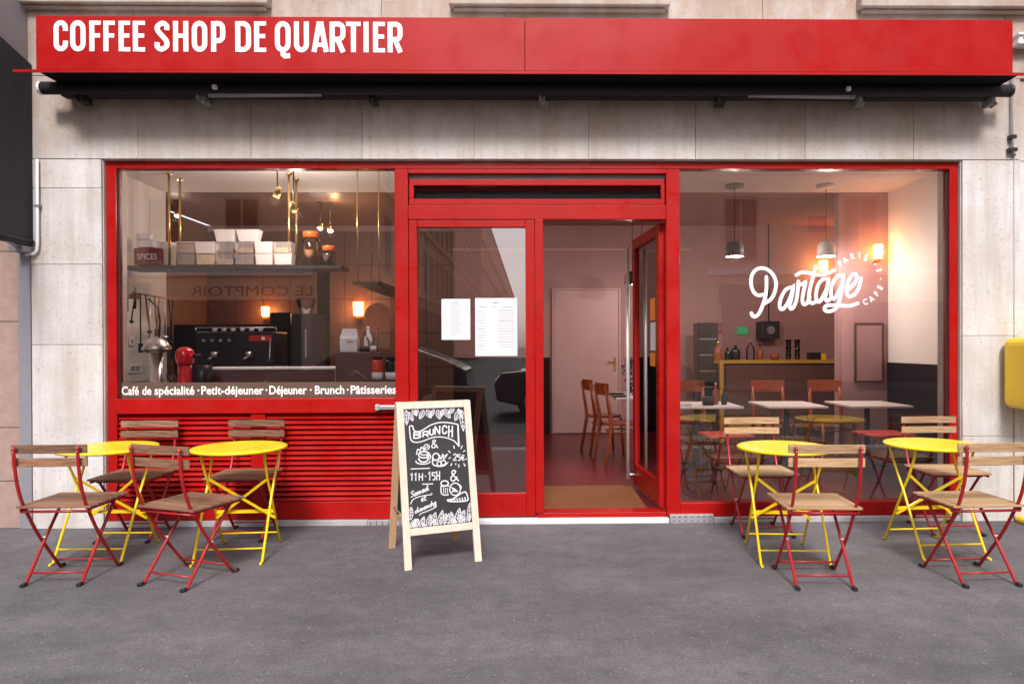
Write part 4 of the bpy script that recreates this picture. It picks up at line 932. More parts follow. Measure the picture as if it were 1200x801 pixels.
t = thing('paper_cups', 'short orange cup on the bar counter', 'cup', (W(908,422,Yc+0.15).x,Yc+0.15,BH)); MB().lathe([(0.05,0.001),(0.07,0.09)]).build('cup', M['orangewood'], t)
t = thing('till_box', 'small dark box with yellow side at the right end of the bar counter', 'box', (W(958,422,Yc+0.15).x,Yc+0.15,BH)); bx('box_body', M['darkgrey'], t,-0.09,0.05,0,0.15,0.001,0.10,0.005); bx('box_side', M['boxyellow'], t,0.051,0.12,0,0.15,0.001,0.08,0.004)
a = W(893,397,YBK-0.3); b = W(914,376,YBK-0.3)
t = thing('black_speaker', 'square black speaker hung on the back wall of the dining room', 'speaker', ((a.x+b.x)/2,YBK-0.3,a.z)); bx('speaker_box', M['blackmetal'], t, a.x-t.location.x, b.x-t.location.x, 0, 0.28, 0, b.z-a.z, 0.01); MB().lathe([(0.05,-0.004),(0.06,0)],(0,-0.001,(b.z-a.z)*0.5),18,Matrix.Rotation(R(90),4,'X')).build('cone', M['grey'], t); MB().tube([(0,0.1,b.z-a.z),(0,0.1,CZ-0.02-a.z)],0.01).build('hanger', M['blackmetal'], t)
a = W(842,389,YBK-0.03); t = thing('alarm_point', 'small dark red alarm box on the back wall of the dining room', 'alarm', (a.x,YBK-0.03,a.z)); bx('alarm_box', M['darkred'], t,-0.05,0.05,0,0.03,-0.02,0.13,0.004); bx('alarm_face', M['ink'], t,-0.03,0.03,-0.004,-0.0005,0.02,0.09)
a = W(870,390,YBK-0.03); t = thing('exit_sign', 'small green lit exit sign on the back wall of the dining room', 'sign', (a.x,YBK-0.03,a.z)); bx('sign_face', M['exitgreen'], t,-0.08,0.08,0,0.03,-0.02,0.09,0.004)
t = thing('tall_locker', 'narrow dark shelf unit at the left back of the dining room', 'shelf unit', (W(830,460,4.2).x,4.2,FZ)); bx('shelf_frame', M['darkgrey'], t,-0.14,0.14,0,0.3,0,W(830,378,4.2).z-FZ,0.01)
for k in range(5): bx('shelf_board', M['grey'], t,-0.12,0.12,-0.012,-0.001,0.5+0.22*k,0.52+0.22*k)
# dining tables with white tops
def dining_table(px0, px1, lab, Y=1.67):
    Yf = Y; xa, xb = X0(px0,Yf,477), X0(px1,Yf,477)
    t = thing('dining_table', lab, 'table', ((xa+xb)/2,Yf+0.34,FZ), 0, 'white dining tables inside'); hw = (xb-xa)/2; h = Z0(476.2,Yf,900)-FZ
    bx('table_top', M['tablewhite'], t, -hw, hw, -0.34, 0.34, h-0.022, h, 0.004)
    MB().tube([(0,0,0.03),(0,0,h-0.023)],0.03,12).build('pedestal', M['blackmetal'], t)
    for k in range(4):
        an = R(45+90*k); MB().tube([(0,0,0.06),(0.3*math.cos(an),0.3*math.sin(an),0.012)],[0.022,0.012],8).build('foot', M['blackmetal'], t)
    return FZ+h
DT = dining_table(780,872,'white topped dining table at the left of the right window')
dining_table(901,971,'white topped dining table in the middle of the right window')
dining_table(999,1071,'white topped dining table at the right of the right window')
def wood_chair(x, y, rz, lab):
    t = thing('wooden_chair', lab, 'chair', (x,y,FZ), R(rz), 'varnished wooden chairs inside')
    for s in (-1,1):
        MB().tube([(s*0.19,0.18,0),(s*0.17,0.15,0.44)],[0.014,0.019]).build('leg', M['orangewood'], t)
        MB().tube([(s*0.19,-0.24,0),(s*0.175,-0.17,0.44),(s*0.175,-0.19,0.6),(s*0.175,-0.235,0.87)],[0.017,0.024,0.022,0.018]).build('rear_post', M['orangewood'], t)
    MB().prism([(0.215*math.cos(a*math.pi/12)*(1 if math.sin(a*math.pi/12)>0 else 0.9),0.2*math.sin(a*math.pi/12)) for a in range(24)], lambda p,q,d: Vector((p,q,d)), 0.44, 0.465).build('seat', M['orangewood'], t, 0.004)
    mb = MB(); N = 8
    vs = []; 
    for i in range(N+1):
        a = -1+2*i/N; xx = 0.195*a; yy = -0.205-0.035*(1-a*a)
        for (dy, z) in ((0,0.77),(0.016,0.77),(0.008,0.90),(-0.008,0.90)): vs.append((xx,yy+dy-0.01,z))
    fs = [(0,1,2,3),(4*N+3,4*N+2,4*N+1,4*N)]+[(4*i+k,4*i+4+k,4*i+4+(k+1)%4,4*i+(k+1)%4) for i in range(N) for k in range(4)]
    mb.add(vs, fs).build('back_rail', M['orangewood'], t, 0.003)
    mb = MB().tube(arcpts(0.20,0.15,0.36), 0.008); mb.build('hoop', M['orangewood'], t)
def arcpts(w_, y_, z_): return [(w_*math.cos(R(a)),y_*math.sin(R(a)) ,z_) for a in range(0,361,20)]
wood_chair(X0(900,2.6,465),2.40,180,'varnished orange wooden chair behind the middle white table')
wood_chair(X0(967,2.6,465),2.40,180,'varnished orange wooden chair behind the right white table')
wood_chair(X0(806,2.6,465),2.40,180,'varnished orange wooden chair behind the left white table')
wood_chair(0.99,2.35,-76,'varnished wooden chair nearest the entrance, seen side on through the doorway')
wood_chair(0.90,3.15,-78,'varnished wooden chair second from the entrance through the doorway')
# table inside the doorway
t = thing('dining_table', 'small white topped table laid with plates seen behind the steel door handle', 'table', (1.30,2.85,FZ), 0, 'white dining tables inside')
bx('table_top', M['tablewhite'], t, -0.36,0.36,-0.5,0.5,0.70,0.725,0.004); MB().tube([(0,0,0),(0,0,0.70)],0.035,12).build('pedestal', M['blackmetal'], t)
t = thing('table_setting', 'dark plates and menus lying on the table inside the doorway', 'plates', (1.12,2.75,FZ+0.726)); MB().lathe([(0.08,0.001),(0.12,0.015)],(-0.1,-0.2,0),20).build('plate', M['darkgrey'], t); MB().lathe([(0.08,0.001),(0.12,0.015)],(-0.1,0.2,0),20).build('plate', M['darkgrey'], t); MB().lathe([(0.03,0.001),(0.035,0.12)],(0.05,0.0,0),14).build('glass', M['jarglass'], t)
# plant in doorway
t = thing('potted_plant', 'dark leafy plant on the inside table behind the steel door handle', 'plant', (1.24,3.2,FZ+0.726)); MB().lathe([(0.05,0.001),(0.07,0.12),(0.05,0.12)],(0,0,0),16).build('pot', M['wainscot'], t)
mb = MB(); rs = random.Random(3)
for k in range(60):
    an = rs.random()*6.28; rr = rs.random()*0.13; zz = 0.14+rs.random()*0.28; c = Vector((rr*math.cos(an),rr*math.sin(an),zz)); u = Vector((rs.uniform(-1,1),rs.uniform(-1,1),rs.uniform(-0.5,1))).normalized(); v = u.orthogonal().normalized()
    mb.add([c-u*0.04,c+v*0.016,c+u*0.045,c-v*0.016],[(0,1,2,3)])
mb.build('leaves', M['leaf'], t, kind='stuff')
# items on the left dining table
t = thing('menu_holder', 'black menu holder on the left white table in the right window', 'holder', (W(830,470,1.85).x,1.85,DT)); bx('holder_box', M['black'], t,-0.055,0.055,-0.03,0.04,0.001,0.09,0.004)
bottle('tall slim pepper mill bottle beside the black menu holder',836,843,448,471,'orangewood',None,'steel',Y=1.95,ZB_=DT)
bottle('small dark sauce bottle right of the black menu holder',846,853,456,472,'pot',None,'black',Y=1.9,ZB_=DT)
t = thing('napkin_stack', 'white napkin stack at the left edge of the left white table', 'napkins', (W(803,474,1.75).x,1.76,DT)); bx('napkins', M['paper'], t,-0.06,0.06,-0.05,0.05,0.001,0.03,0.003)
def stool(x, y, lab):
    t = thing('red_stool', lab, 'stool', (x,y,FZ), R(6), 'red stools inside the right window')
    MB().box(-0.22,0.22,-0.2,0.2,0.43,0.455).build('seat', M['seatred'], t, 0.012)
    for sx in (-1,1):
        MB().tube([(sx*0.19,-0.2,0),(sx*0.19,0.16,0.43)],0.009).build('leg', M['blackmetal'], t); MB().tube([(sx*0.17,0.2,0),(sx*0.17,-0.16,0.43)],0.009).build('leg', M['blackmetal'], t)
stool(X0(850,1.35,510),1.35,'red square stool under the left white table in the right window'); stool(X0(1035,1.35,510),1.35,'red square stool under the right white table in the right window')
# picture frame on the partition
a = W(1002,448,YM-0.03); b = W(1036,378,YM-0.03)
t = thing('framed_picture', 'faint brown framed picture on the partition of the dining room', 'picture', ((a.x+b.x)/2,YM-0.025,a.z)); hw = (b.x-a.x)/2; hh = b.z-a.z
MB().box(-hw,hw,0,0.02,0,0.02).box(-hw,hw,0,0.02,hh-0.02,hh).box(-hw,-hw+0.02,0,0.02,0.0205,hh-0.0205).box(hw-0.02,hw,0,0.02,0.0205,hh-0.0205).build('frame', M['brownpanel'], t)
bx('print', M['pinkwall'], t, -hw+0.021, hw-0.021, 0.006, 0.012, 0.021, hh-0.021)
# ------------------------------------------------------------------ street opposite (stands behind the camera, seen in the panes)
def opp_building(name, lab, x0, x1, y, h, side_x, side_len, wins_x, cham=0.0):
    """front faces +Y at y; side wall runs back along -Y at side_x"""
    t = thing(name, lab, 'building', ((x0+x1)/2, y, 0), 0, None); ox = t.location.x
    L = MB()
    if side_x == x1: poly = [(x0,0),(x1-cham,0),(x1,-cham),(x1,-side_len),(x0,-side_len)]
    else: poly = [(x0+cham,0),(x1,0),(x1,-side_len),(x0,-side_len),(x0,-cham)]
    L.prism([(p[0]-ox,p[1]) for p in poly], lambda a,b,d: Vector((a,b,d)), -0.1, h); L.build('wall', M['limebuilding'], t)
    L = MB(); poly2 = [(p[0]-ox, p[1]) for p in poly]; c = Vector((sum(p[0] for p in poly2)/5, sum(p[1] for p in poly2)/5))
    vs = [(p[0],p[1],h) for p in poly2]+[(p[0]+(c.x-p[0])*0.12, p[1]-1.6 if p[1] > -5 else p[1]+1.6, h+3) for p in poly2]
    L.add(vs, [(0,1,2,3,4),(9,8,7,6,5)]+[(k,(k+1)%5,(k+1)%5+5,k+5) for k in range(5)]); L.build('roof', M['zincroof'], t)
    for z in (3.9, 7.6, 11.0, 14.3, h-0.3):
        MB().prism([(p[0]+(0.16 if p[0] > 0 else -0.16), p[1]+0.16) for p in poly2[:2]]+[(p[0],p[1]-0.2) for p in poly2[1::-1]], lambda a,b,d: Vector((a,b,d)), z, z+0.22).build('cornice', M['ledge'], t)
        sx = side_x-ox; s = 1 if sx > 0 else -1
        bx('cornice', M['limebuilding'], t, min(sx,sx+0.14*s), max(sx,sx+0.14*s), -side_len, -cham, z+0.01, z+0.21)
    first = None
    def window(lx, ly, z, ang):
        nonlocal first
        if first is None:
            f = MB().box(-0.62,0.62,0.0,0.06,-0.08,0.0).box(-0.62,-0.56,0.0,0.05,0.0005,2.2).box(0.56,0.62,0.0,0.05,0.0005,2.2).box(-0.62,0.62,0.0,0.05,2.2005,2.32).box(-0.035,0.035,0.01,0.04,0.001,2.2).box(-0.5,0.5,0.012,0.035,1.1,1.14).build('window', M['greyshutter'], t)
            g = bx('pane', M['darkwin'], f, -0.56, 0.56, 0.004, 0.011, 0.001, 2.199); first = f
        else:
            f = first.copy(); C.objects.link(f); g = first.children[0].copy(); C.objects.link(g); g.parent = f; f.parent = t
        f.location = (lx, ly, z); f.rotation_euler = (0,0,ang)
    for wx in wins_x:
        for z in (4.45, 8.1, 11.5, 14.8): window(wx-ox, 0.002, z, 0)
    s = 1 if side_x > (x0+x1)/2 else -1
    yy = -cham-2.0
    while yy > -60:
        for z in (4.45, 8.1, 11.5, 14.8): window(side_x-ox+0.002*s, yy, z, R(-90*s))
        yy -= 2.6
    return t
A = opp_building('corner_building', 'limestone corner building across the street on the left, seen only as a reflection', -34, -6.0, -20, 19, -6.0, 280, [-31,-28,-25,-22,-19,-16,-13.2,-10.4], 2.0)
B = opp_building('corner_building', 'limestone corner building across the street on the right, seen only as a reflection', 5.8, 34, -20, 19, 5.8, 280, [7.7,12.1,16.5,20,24,28,31], 0.8)
def shopf(t, xa, xb, z1, m, lab=None):
    ox = t.location.x
    bx('shop_window', M['darkwin'], t, xa-ox, xb-ox, 0.001, 0.05, 0.5, z1, 0.0); bx('shop_riser', M['blackmetal'], t, xa-ox, xb-ox, 0.002, 0.08, 0.0, 0.499)
    bx('shop_fascia', M[m], t, xa-ox-0.1, xb-ox+0.1, 0.001, 0.12, z1+0.02, z1+0.65, 0.01)
for (xa, xb, m) in ((-13.4,-8.3,'limebuilding'),(-19.4,-13.8,'green'),(-25.4,-19.8,'awning'),(-33,-25.8,'brownpanel')): shopf(A, xa, xb, 3.0, m)
for T_, s_, sx_ in ((A,1,-6.0),(B,-1,5.8)):
    for k in range(14):
        y0_ = -4.5-5.4*k; xs_ = sx_-T_.location.x
        bx('shop_window', M['darkwin'], T_, min(xs_+0.001*s_,xs_+0.06*s_), max(xs_+0.001*s_,xs_+0.06*s_), y0_-4.9, y0_, 0.2, 3.4)
for (xa, xb, m) in ((7.0,11.4,'brownpanel'),(11.9,16.9,'limebuilding'),(17.4,23,'awning')): shopf(B, xa, xb, 2.9, m)
vs, fs = text_verts('LE COMPTOIR', 0.50); mx = max(v.x for v in vs)
MB().add([(-12.2-0-(-0)+0-A.location.x+ (4.4-v.x/mx*4.4), 0.125, 3.18+v.y) for v in vs], fs).build('shop_lettering', M['black'], A)
t = thing('street_plaque', 'small blue street name plaque on the opposite corner building', 'sign', (10.5,-19.98,5.75)); bx('plaque', M['blue'], t, -0.32,0.32,0,0.03,-0.3,0.3,0.02)
# dark car parked across the road
cr = thing('parked_car', 'dark parked hatchback in the road, seen only as a reflection', 'car', (-3.3,-9.5,-0.12))
prof = [(-2.05,0.35),(-2.1,0.7),(-1.95,0.92),(-1.2,1.0),(-0.55,1.42),(0.9,1.46),(1.6,1.2),(2.0,0.98),(2.05,0.4),(1.6,0.25),(-1.6,0.25)]
MB().prism(prof, lambda a,b,d: Vector((a,d,b)), -0.86, 0.86).build('body', M['cardark'], cr, 0.06, 3)
MB().prism([(-1.05,1.02),(-0.5,1.38),(0.82,1.42),(1.35,1.2),(1.4,1.02)], lambda a,b,d: Vector((a,d,b)), -0.875, 0.875).build('side_window', M['darkwin'], cr)
for x_ in (-1.3,1.3):
    for y_ in (-0.8,0.8):
        wh = MB().lathe([(0.31,-0.1),(0.33,-0.08),(0.33,0.08),(0.31,0.1)],(x_,y_,0.33),22,Matrix.Rotation(R(90),4,'X')).build('wheel', M['black'], cr)
        MB().lathe([(0.2,-0.108),(0.2,0.108)],(x_,y_,0.33),16,Matrix.Rotation(R(90),4,'X')).build('rim', M['steel'], wh)
for y_ in (-0.6,0.6): MB().box(-2.1,-2.02,y_-0.16,y_+0.16,0.68,0.8).build('headlight', M['plasticwhite'], cr, 0.02)
c2_ = copy_tree(cr); c2_.location = (1.35,-9.7,-0.12); c2_['label'] = 'dark parked hatchback nearest the open door, seen only as a reflection'; cr['label'] = 'dark parked hatchback left of the menus, seen only as a reflection'; cr['group'] = c2_['group'] = 'parked cars seen in the glass'
# yellow postbox, right edge
q = W(1178,440,-0.12)
pb = thing('yellow_postbox', 'rounded yellow postbox on a yellow foot at the right edge', 'postbox', (q.x+0.28,-0.22,0))
z0_, z1_ = Z0(482,-0.4,900), Z0(396,-0.4,900); z0_ -= 0.01
MB().box(-0.28,0.28,-0.18,0.15,z0_,z1_).build('box_body', M['boxyellow'], pb, 0.06, 4)
bx('box_rim', M['boxyellow'], pb, -0.262, 0.262, -0.192, -0.1802, z0_+0.05, z1_-0.04, 0.005)
bx('mail_slot', M['black'], pb, 0.02, 0.22, -0.196, -0.1922, z1_-0.16, z1_-0.13)
bx('post', M['boxyellow'], pb, -0.06+0.12, 0.10+0.12, -0.10, 0.06, 0.05, z0_+0.002, 0.01)
fx = W(1193,616,-0.1).x-pb.location.x
bx('foot_plate', M['boxyellow'], pb, fx, fx+0.5, -0.02, 0.17, 0, 0.05, 0.02)
# ------------------------------------------------------------------ folding bistro chairs
def make_chair(wood):
    t = bpy.data.objects.new('bistro_chair', None); t.empty_display_size = 0.1; C.objects.link(t)
    m = M['darkred']
    up = spline([(0.232,0.812),(0.222,0.70),(0.205,0.60),(0.172,0.50),(0.130,0.42),(0.02,0.245),(-0.165,0.012)], 4)   # (-y, z)
    for s in (-1,1):
        MB().tube([(s*0.178,-p.x,p.y) for p in up], 0.0095, 8).tube([(s*0.178,0.165,0.012),(s*0.178,0.19,0.008)],0.009).build('back_leg', m, t)
        MB().tube([(s*0.158,0.185,0.432),(s*0.158,0.165,0.42),(s*0.158,0.0,0.225),(s*0.158,-0.165,0.012),(s*0.158,-0.185,0.008)], 0.0095, 8).build('front_leg', m, t)
        MB().tube([(s*0.178,0.172,0.010),(s*0.178,0.205,0.010)],0.0125,8).build('foot_cap', M['black'], t)
        MB().tube([(s*0.158,-0.172,0.010),(s*0.158,-0.205,0.010)],0.0125,8).build('foot_cap', M['black'], t)
        MB().box(s*0.190-0.003,s*0.190+0.003,-0.165,0.225,0.427,0.443).build('seat_rail', m, t)
        MB().tube([(s*0.150,0.0,0.235),(s*0.186,0.0,0.235)],0.007).build('pivot', M['zinc'], t)
    MB().tube([(-0.178,0.128,0.062),(0.178,0.128,0.062)],0.006).build('crossbar', m, t)
    MB().tube([(-0.158,-0.128,0.062),(0.158,-0.128,0.062)],0.006).build('crossbar', m, t)
    MB().tube([(-0.20,-0.145,0.422),(0.20,-0.145,0.422)],0.008).build('crossbar', m, t)
    MB().tube([(-0.17,0.185,0.430),(0.17,0.185,0.430)],0.006).build('crossbar', m, t)
    n = 6; d = 0.405/n
    sm = MB().box(-0.212,0.212,0,d-0.010,0,0.014)
    first = None
    for k in range(n):
        if first is None: o = sm.build('seat_slat', M[wood], t, 0.003); first = o
        else: o = first.copy(); C.objects.link(o); o.parent = t
        o.location = (0,-0.167+k*d,0.444)
    bs_ = []
    for k, z in enumerate((0.768,0.692)):
        N = 6; vs = []
        for i in range(N+1):
            a = -1+2*i/N; x_ = 0.212*a; y_ = -0.198-(0.008 if k else 0)+0.012*a*a*0+(-0.012*(1-a*a)) 
            for dy, dz in ((-0.006,0),(0.006,0),(0.006,0.05),(-0.006,0.05)): vs.append((x_,y_-(0.016 if not k else 0.004)+0.016+dy,dz))
        fs = [(0,1,2,3),(4*N+3,4*N+2,4*N+1,4*N)]+[(4*i+j,4*i+4+j,4*i+4+(j+1)%4,4*i+(j+1)%4) for i in range(N) for j in range(4)]
        o = MB().add(vs, fs).build('back_slat', M[wood], t, 0.003); o.location = (0,0,z)
        for s in (-1,1): bs_ += [(s*0.178,-0.240+0.012*k,z+0.014),(s*0.178,-0.240+0.012*k,z+0.036)]
    mb = MB()
    for b_ in bs_: mb.lathe([(0.004,-0.002),(0.004,0.002)], (b_[0],b_[1]+0.002,b_[2]), 8, Matrix.Rotation(R(90),4,'X'))
    mb.build('bolts', M['zinc'], t)
    return t
protoD = make_chair('wood'); protoL = make_chair('woodlight')
usedD = usedL = False
def gp_(px, py):
    """ground point (z=0) that the photograph shows at (px,py)"""
    d = CM @ Vector(((px-PPX)/FPX, -(py-PPY)/FPX, -1)); return CAM+d*(-CAM.z/d.z)
def place_chair(x, y, rz, lab, light):
    global usedD, usedL
    if light:
        o = protoL if not usedL else copy_tree(protoL); usedL = True
    else:
        o = protoD if not usedD else copy_tree(protoD); usedD = True
    o.location = (x, y, 0); o.rotation_euler = (0,0,R(rz)); tag(o, lab, 'chair', 'folding bistro chairs on the pavement')
def from_feet(a, b, c, d):
    """a,b near feet; c,d far feet (photo px) -> centre"""
    P = [gp_(*q) for q in (a,b,c,d)]; ctr = sum(P, Vector())/4; ax = ((P[2]+P[3])-(P[0]+P[1])); return ctr, math.degrees(math.atan2(-ax.x, ax.y))
c1, a1 = from_feet((27,687),(97,687),(71,662),(140,663))
c2, a2 = from_feet((165,685),(219.5,692),(221,663),(275,671))
c3, a3 = from_feet((931,690),(1001.6,690),(910,667),(977,667))
c4, a4 = from_feet((1125.7,688),(1194,685.5),(1083,665),(1147,662))
print('CHAIRS', c1, a1, c2, a2, c3, a3, c4, a4)
place_chair(c1.x, c1.y, 1, 'dark wood and red bistro chair at the far left, back towards the street', False)
place_chair(c2.x, c2.y, -20, 'dark wood bistro chair turned to the right between the two left yellow tables', False)
place_chair(c3.x, c3.y, -3, 'lighter wood bistro chair, back to the street, at the third yellow table', True)
place_chair(c4.x, c4.y, 3, 'lighter wood and red bistro chair at the far right, back to the street', True)
def back_chair(pxc, py_far, lab, light, rz=180):
    p = gp_(pxc, py_far); place_chair(p.x, -0.27, rz, lab, light)
back_chair(188,614,'dark wood bistro chair against the louvres behind the leftmost yellow table',False,181)
back_chair(306,615,'dark wood bistro chair against the louvres behind the second yellow table from the left',False,179)
back_chair(886,618,'lighter wood bistro chair against the right window behind the third yellow table from the left',True,180)
back_chair(1090,613,'lighter wood bistro chair by the right jamb behind the rightmost yellow table',True,180)
# ------------------------------------------------------------------ round yellow tables
def make_table():
    t = bpy.data.objects.new('bistro_table', None); t.empty_display_size = 0.1; C.objects.link(t); m = M['yellow']
    H = 0.712
    MB().lathe([(0.285,H-0.016),(0.296,H-0.020),(0.300,H-0.012),(0.300,H-0.006),(0.296,H-0.001),(0.27,H-0.0002),(0.02,H)],(0,0,0),64).build('table_top', m, t)
    for s in (-1,1):
        MB().tube([(s*0.222,0.13,H-0.018),(s*0.218,0.12,0.64),(s*0.212,0.045,0.50),(s*0.212,-0.02,0.40),(s*0.212,-0.235,0.010),(s*0.212,-0.27,0.008)],0.0085,8).build('leg', m, t)
        MB().tube([(s*0.20,-0.13,H-0.018),(s*0.197,-0.12,0.64),(s*0.192,-0.045,0.50),(s*0.192,0.02,0.40),(s*0.192,0.235,0.010),(s*0.192,0.27,0.008)],0.0085,8).build('leg', m, t)
    for sy, w_ in ((-1,0.212),(1,0.192)):
        yy = lambda z: sy*(0.235*(0.40-z)/0.39+0.02*(z)/0.4)
        MB().tube([(-w_,yy(0.085),0.085),(w_,yy(0.085),0.085)],0.006).build('crossbar', m, t)
    MB().tube([(-0.23,0.13,H-0.02),(0.23,0.13,H-0.02)],0.008).tube([(-0.21,-0.13,H-0.02),(0.21,-0.13,H-0.02)],0.008).build('top_bar', m, t)
    y2 = 0.10
    MB().box(-0.19,0.19,y2-0.005,y2+0.005,0.245,0.268).build('flat_bar', m, t)
    def flat(a, b, yo):
        a = Vector(a); b = Vector(b); d = (b-a).normalized(); n = Vector((-d.z,0,d.x))*0.009; mb = MB(); k = Vector((0,0.003,0))
        mb.add([a-n-k,a+n-k,b+n-k,b-n-k,a-n+k,a+n+k,b+n+k,b-n+k],[(0,1,2,3),(7,6,5,4),(0,4,5,1),(1,5,6,2),(2,6,7,3),(3,7,4,0)]); mb.build('brace', m, t)
    flat((-0.20,-0.05,0.52),(0.20,0.095,0.21),0); flat((0.19,-0.045,0.50),(-0.19,0.105,0.215),0)
    return t
tb0 = make_table()
tp_ = [((128,648),'leftmost round yellow folding table',0),((281.6,648),'round yellow folding table, second from the left, between two dark wood chairs',4),((919.5,650),'round yellow folding table, third from the left, in front of the right window',-4),((1092.5,643),'rightmost round yellow folding table, near the yellow postbox',3)]
for i, ((px, py), lab, rz) in enumerate(tp_):
    o = tb0 if i == 0 else copy_tree(tb0); p = gp_(px, py); o.location = (p.x, p.y, 0); o.rotation_euler = (0,0,R(rz)); tag(o, lab, 'table', 'round yellow folding tables')
    print('TABLE', p)
# ------------------------------------------------------------------ chalkboard
fl, fr_, rl, rr = gp_(481,667), gp_(567,656), gp_(453,642), gp_(532,634)
print('BOARD', fl, fr_, rl, rr)
mid = (fl+fr_+rl+rr)/4; wdir = (fr_-fl).normalized(); ang = math.atan2(wdir.y, wdir.x)
sb = thing('chalkboard', 'pale pine sandwich board with white chalk drawings and BRUNCH lettering before the door', 'sandwich board', (mid.x, mid.y, 0), ang)
BW = (fr_-fl).length+0.02; HB = 1.01; hw = BW/2; SP = 0.25
tilt = math.atan2(SP, HB)
def panel(side, mname, mpanel):
    """side=-1 front (towards -y), +1 rear; u across, v up the slope from the ground"""
    Lh = math.hypot(SP, HB)-0.01
    def P(u, v, d=0.0):
        y = side*(SP*(1-v/Lh)+0.014)+side*d*math.cos(tilt); z = v/Lh*HB+d*math.sin(tilt)*1.0
        return Vector((u, y, z))
    def bar(name, u0, u1, v0, v1, d0, d1, m, parent=sb, bev=0.003):
        vs = [P(u,v,d) for d in (d0,d1) for v in (v0,v1) for u in (u0,u1)]
        return MB().add(vs, [(0,2,3,1),(4,5,7,6),(0,1,5,4),(2,6,7,3),(0,4,6,2),(1,3,7,5)]).build(name, m, parent, bev)
    bar('leg', -hw, -hw+0.045, 0, Lh, -0.012, 0.012, mname); bar('leg', hw-0.045, hw, 0, Lh, -0.012, 0.012, mname)
    bar('rail', -hw+0.0455, hw-0.0455, Lh-0.046, Lh-0.0005, -0.011, 0.011, mname); bar('rail', -hw+0.0455, hw-0.0455, 0.20, 0.245, -0.011, 0.011, mname)
    bd_ = bar('board', -hw+0.0455, hw-0.0455, 0.2455, Lh-0.0465, -0.004, 0.003, mpanel, sb, 0)
    return P, Lh, bd_
PF, Lh, fb = panel(-1, M['pine'], M['slate']); PR_, _, rb = panel(1, M['pinedark'], M['slate'])
MB().box(-hw+0.06,-hw+0.1,-0.02,0.02,HB-0.012,HB+0.0).box(hw-0.1,hw-0.06,-0.02,0.02,HB-0.012,HB).build('hinge', M['zinc'], sb)
MB().tube([(-hw+0.02,-SP*0.7,0.30),(-hw+0.02,SP*0.7,0.30)],0.004).build('stay_cord', M['zinc'], sb)
# chalk: photo px -> panel (u,v) by inverse bilinear
TL, TR, BL, BR_ = Vector((471.2,475.6)), Vector((547.4,471.9)), Vector((481.2,616.2)), Vector((559.9,608.7))
u0, u1, v0, v1 = -hw+0.0455, hw-0.0455, 0.2455, Lh-0.0465
def inv(p):
    s, t_ = 0.5, 0.5; p = Vector(p)
    for _ in range(12):
        e = TL*(1-s)*(1-t_)+TR*s*(1-t_)+BL*(1-s)*t_+BR_*s*t_-p
        ds = (TR-TL)*(1-t_)+(BR_-BL)*t_; dt = (BL-TL)*(1-s)+(BR_-TR)*s
        det = ds.x*dt.y-ds.y*dt.x; s -= (e.x*dt.y-e.y*dt.x)/det; t_ -= (ds.x*e.y-ds.y*e.x)/det
    return s, t_
def CF(a, b, d):
    s, t_ = inv((a, b)); return PF(u0+(u1-u0)*min(max(s,0.005),0.995), v1-(v1-v0)*min(max(t_,0.005),0.995), 0.003+d)
def c1_(l): return [(460+x/8.01, 460+y/8.01) for x, y in l]
def c3_(l): return [(470+x/8.01, 540+y/8.01) for x, y in l]
nchalk = [0]
def chalk(mb, pts, wd=1.0, closed=False, sm=True):
    nchalk[0] += 1
    if sm and len(pts) > 2: pts = spline(pts, 3, closed)
    mb.ribbon(pts, wd, CF, -0.0005, 0.0006+0.00002*(nchalk[0] % 40), closed=closed)
def chend(mb, name): mb.build(name, M['chalk'], sb)
mb = MB(); chalk(mb, c1_([(150,290),(165,282),(185,290),(195,325),(240,340),(300,312),(360,275),(450,248),(560,250),(642,265)]),1.5); chalk(mb, c1_([(642,265),(648,380),(655,480)]),2.0,sm=False); chalk(mb, c1_([(655,480),(610,430),(540,400),(460,388),(380,395),(300,425),(230,442),(175,428),(158,370),(150,290)]),1.4); chend(mb,'chalk_banner')
def word(letters, conv, t, name, wd):
    mb = MB()
    for ch, x0_, x1_, ytop, ybot, sk_ in letters:
        wpx, hpx = x1_-x0_, ybot-ytop
        for s_, cl in glyph(ch, wpx/hpx, t):
            pts = conv([(x0_+p[0]*hpx, ybot-p[1]*hpx+sk_*(p[0]*hpx)) for p in s_]); chalk(mb, pts, wd, cl, False)
    chend(mb, name)
word([('B',192,268,342,408,-0.1),('R',285,345,335,392,-0.1),('U',350,395,312,376,-0.1),('N',402,460,285,368,-0.1),('C',478,532,275,362,-0.05),('H',540,592,275,388,0.05)], c1_, 0.14, 'chalk_lettering', 1.8)
word([('1',85,122,100,165,0),('1',125,158,98,167,0),('H',170,212,95,166,0),('1',262,298,85,165,0),('5',300,340,85,162,0),('H',345,385,75,162,0)], c3_, 0.13, 'chalk_lettering', 1.3)
mb = MB(); chalk(mb, c3_([(232,125),(244,123)]),1.5,sm=False); chalk(mb, c3_([(90,56),(280,48)]),1.2,sm=False); chalk(mb, c3_([(205,199),(315,195)]),1.2,sm=False); chend(mb,'chalk_rule')
word([('2',595,635,550,615,0),('5',640,675,552,615,0),('e',678,720,560,612,0)], c1_, 0.15, 'chalk_lettering', 1.3)
mb = MB()
for (a_, b_, c_, d_) in ((600,470,607,502),(690,470,675,502),(545,520,568,540),(720,515,700,530),(550,595,572,585),(585,640,572,665),(655,650,657,680),(705,640,725,668),(722,600,738,598),(622,640,625,655)): chalk(mb, c1_([(a_,b_),(c_,d_)]),1.3,sm=False)
chend(mb,'chalk_rays')
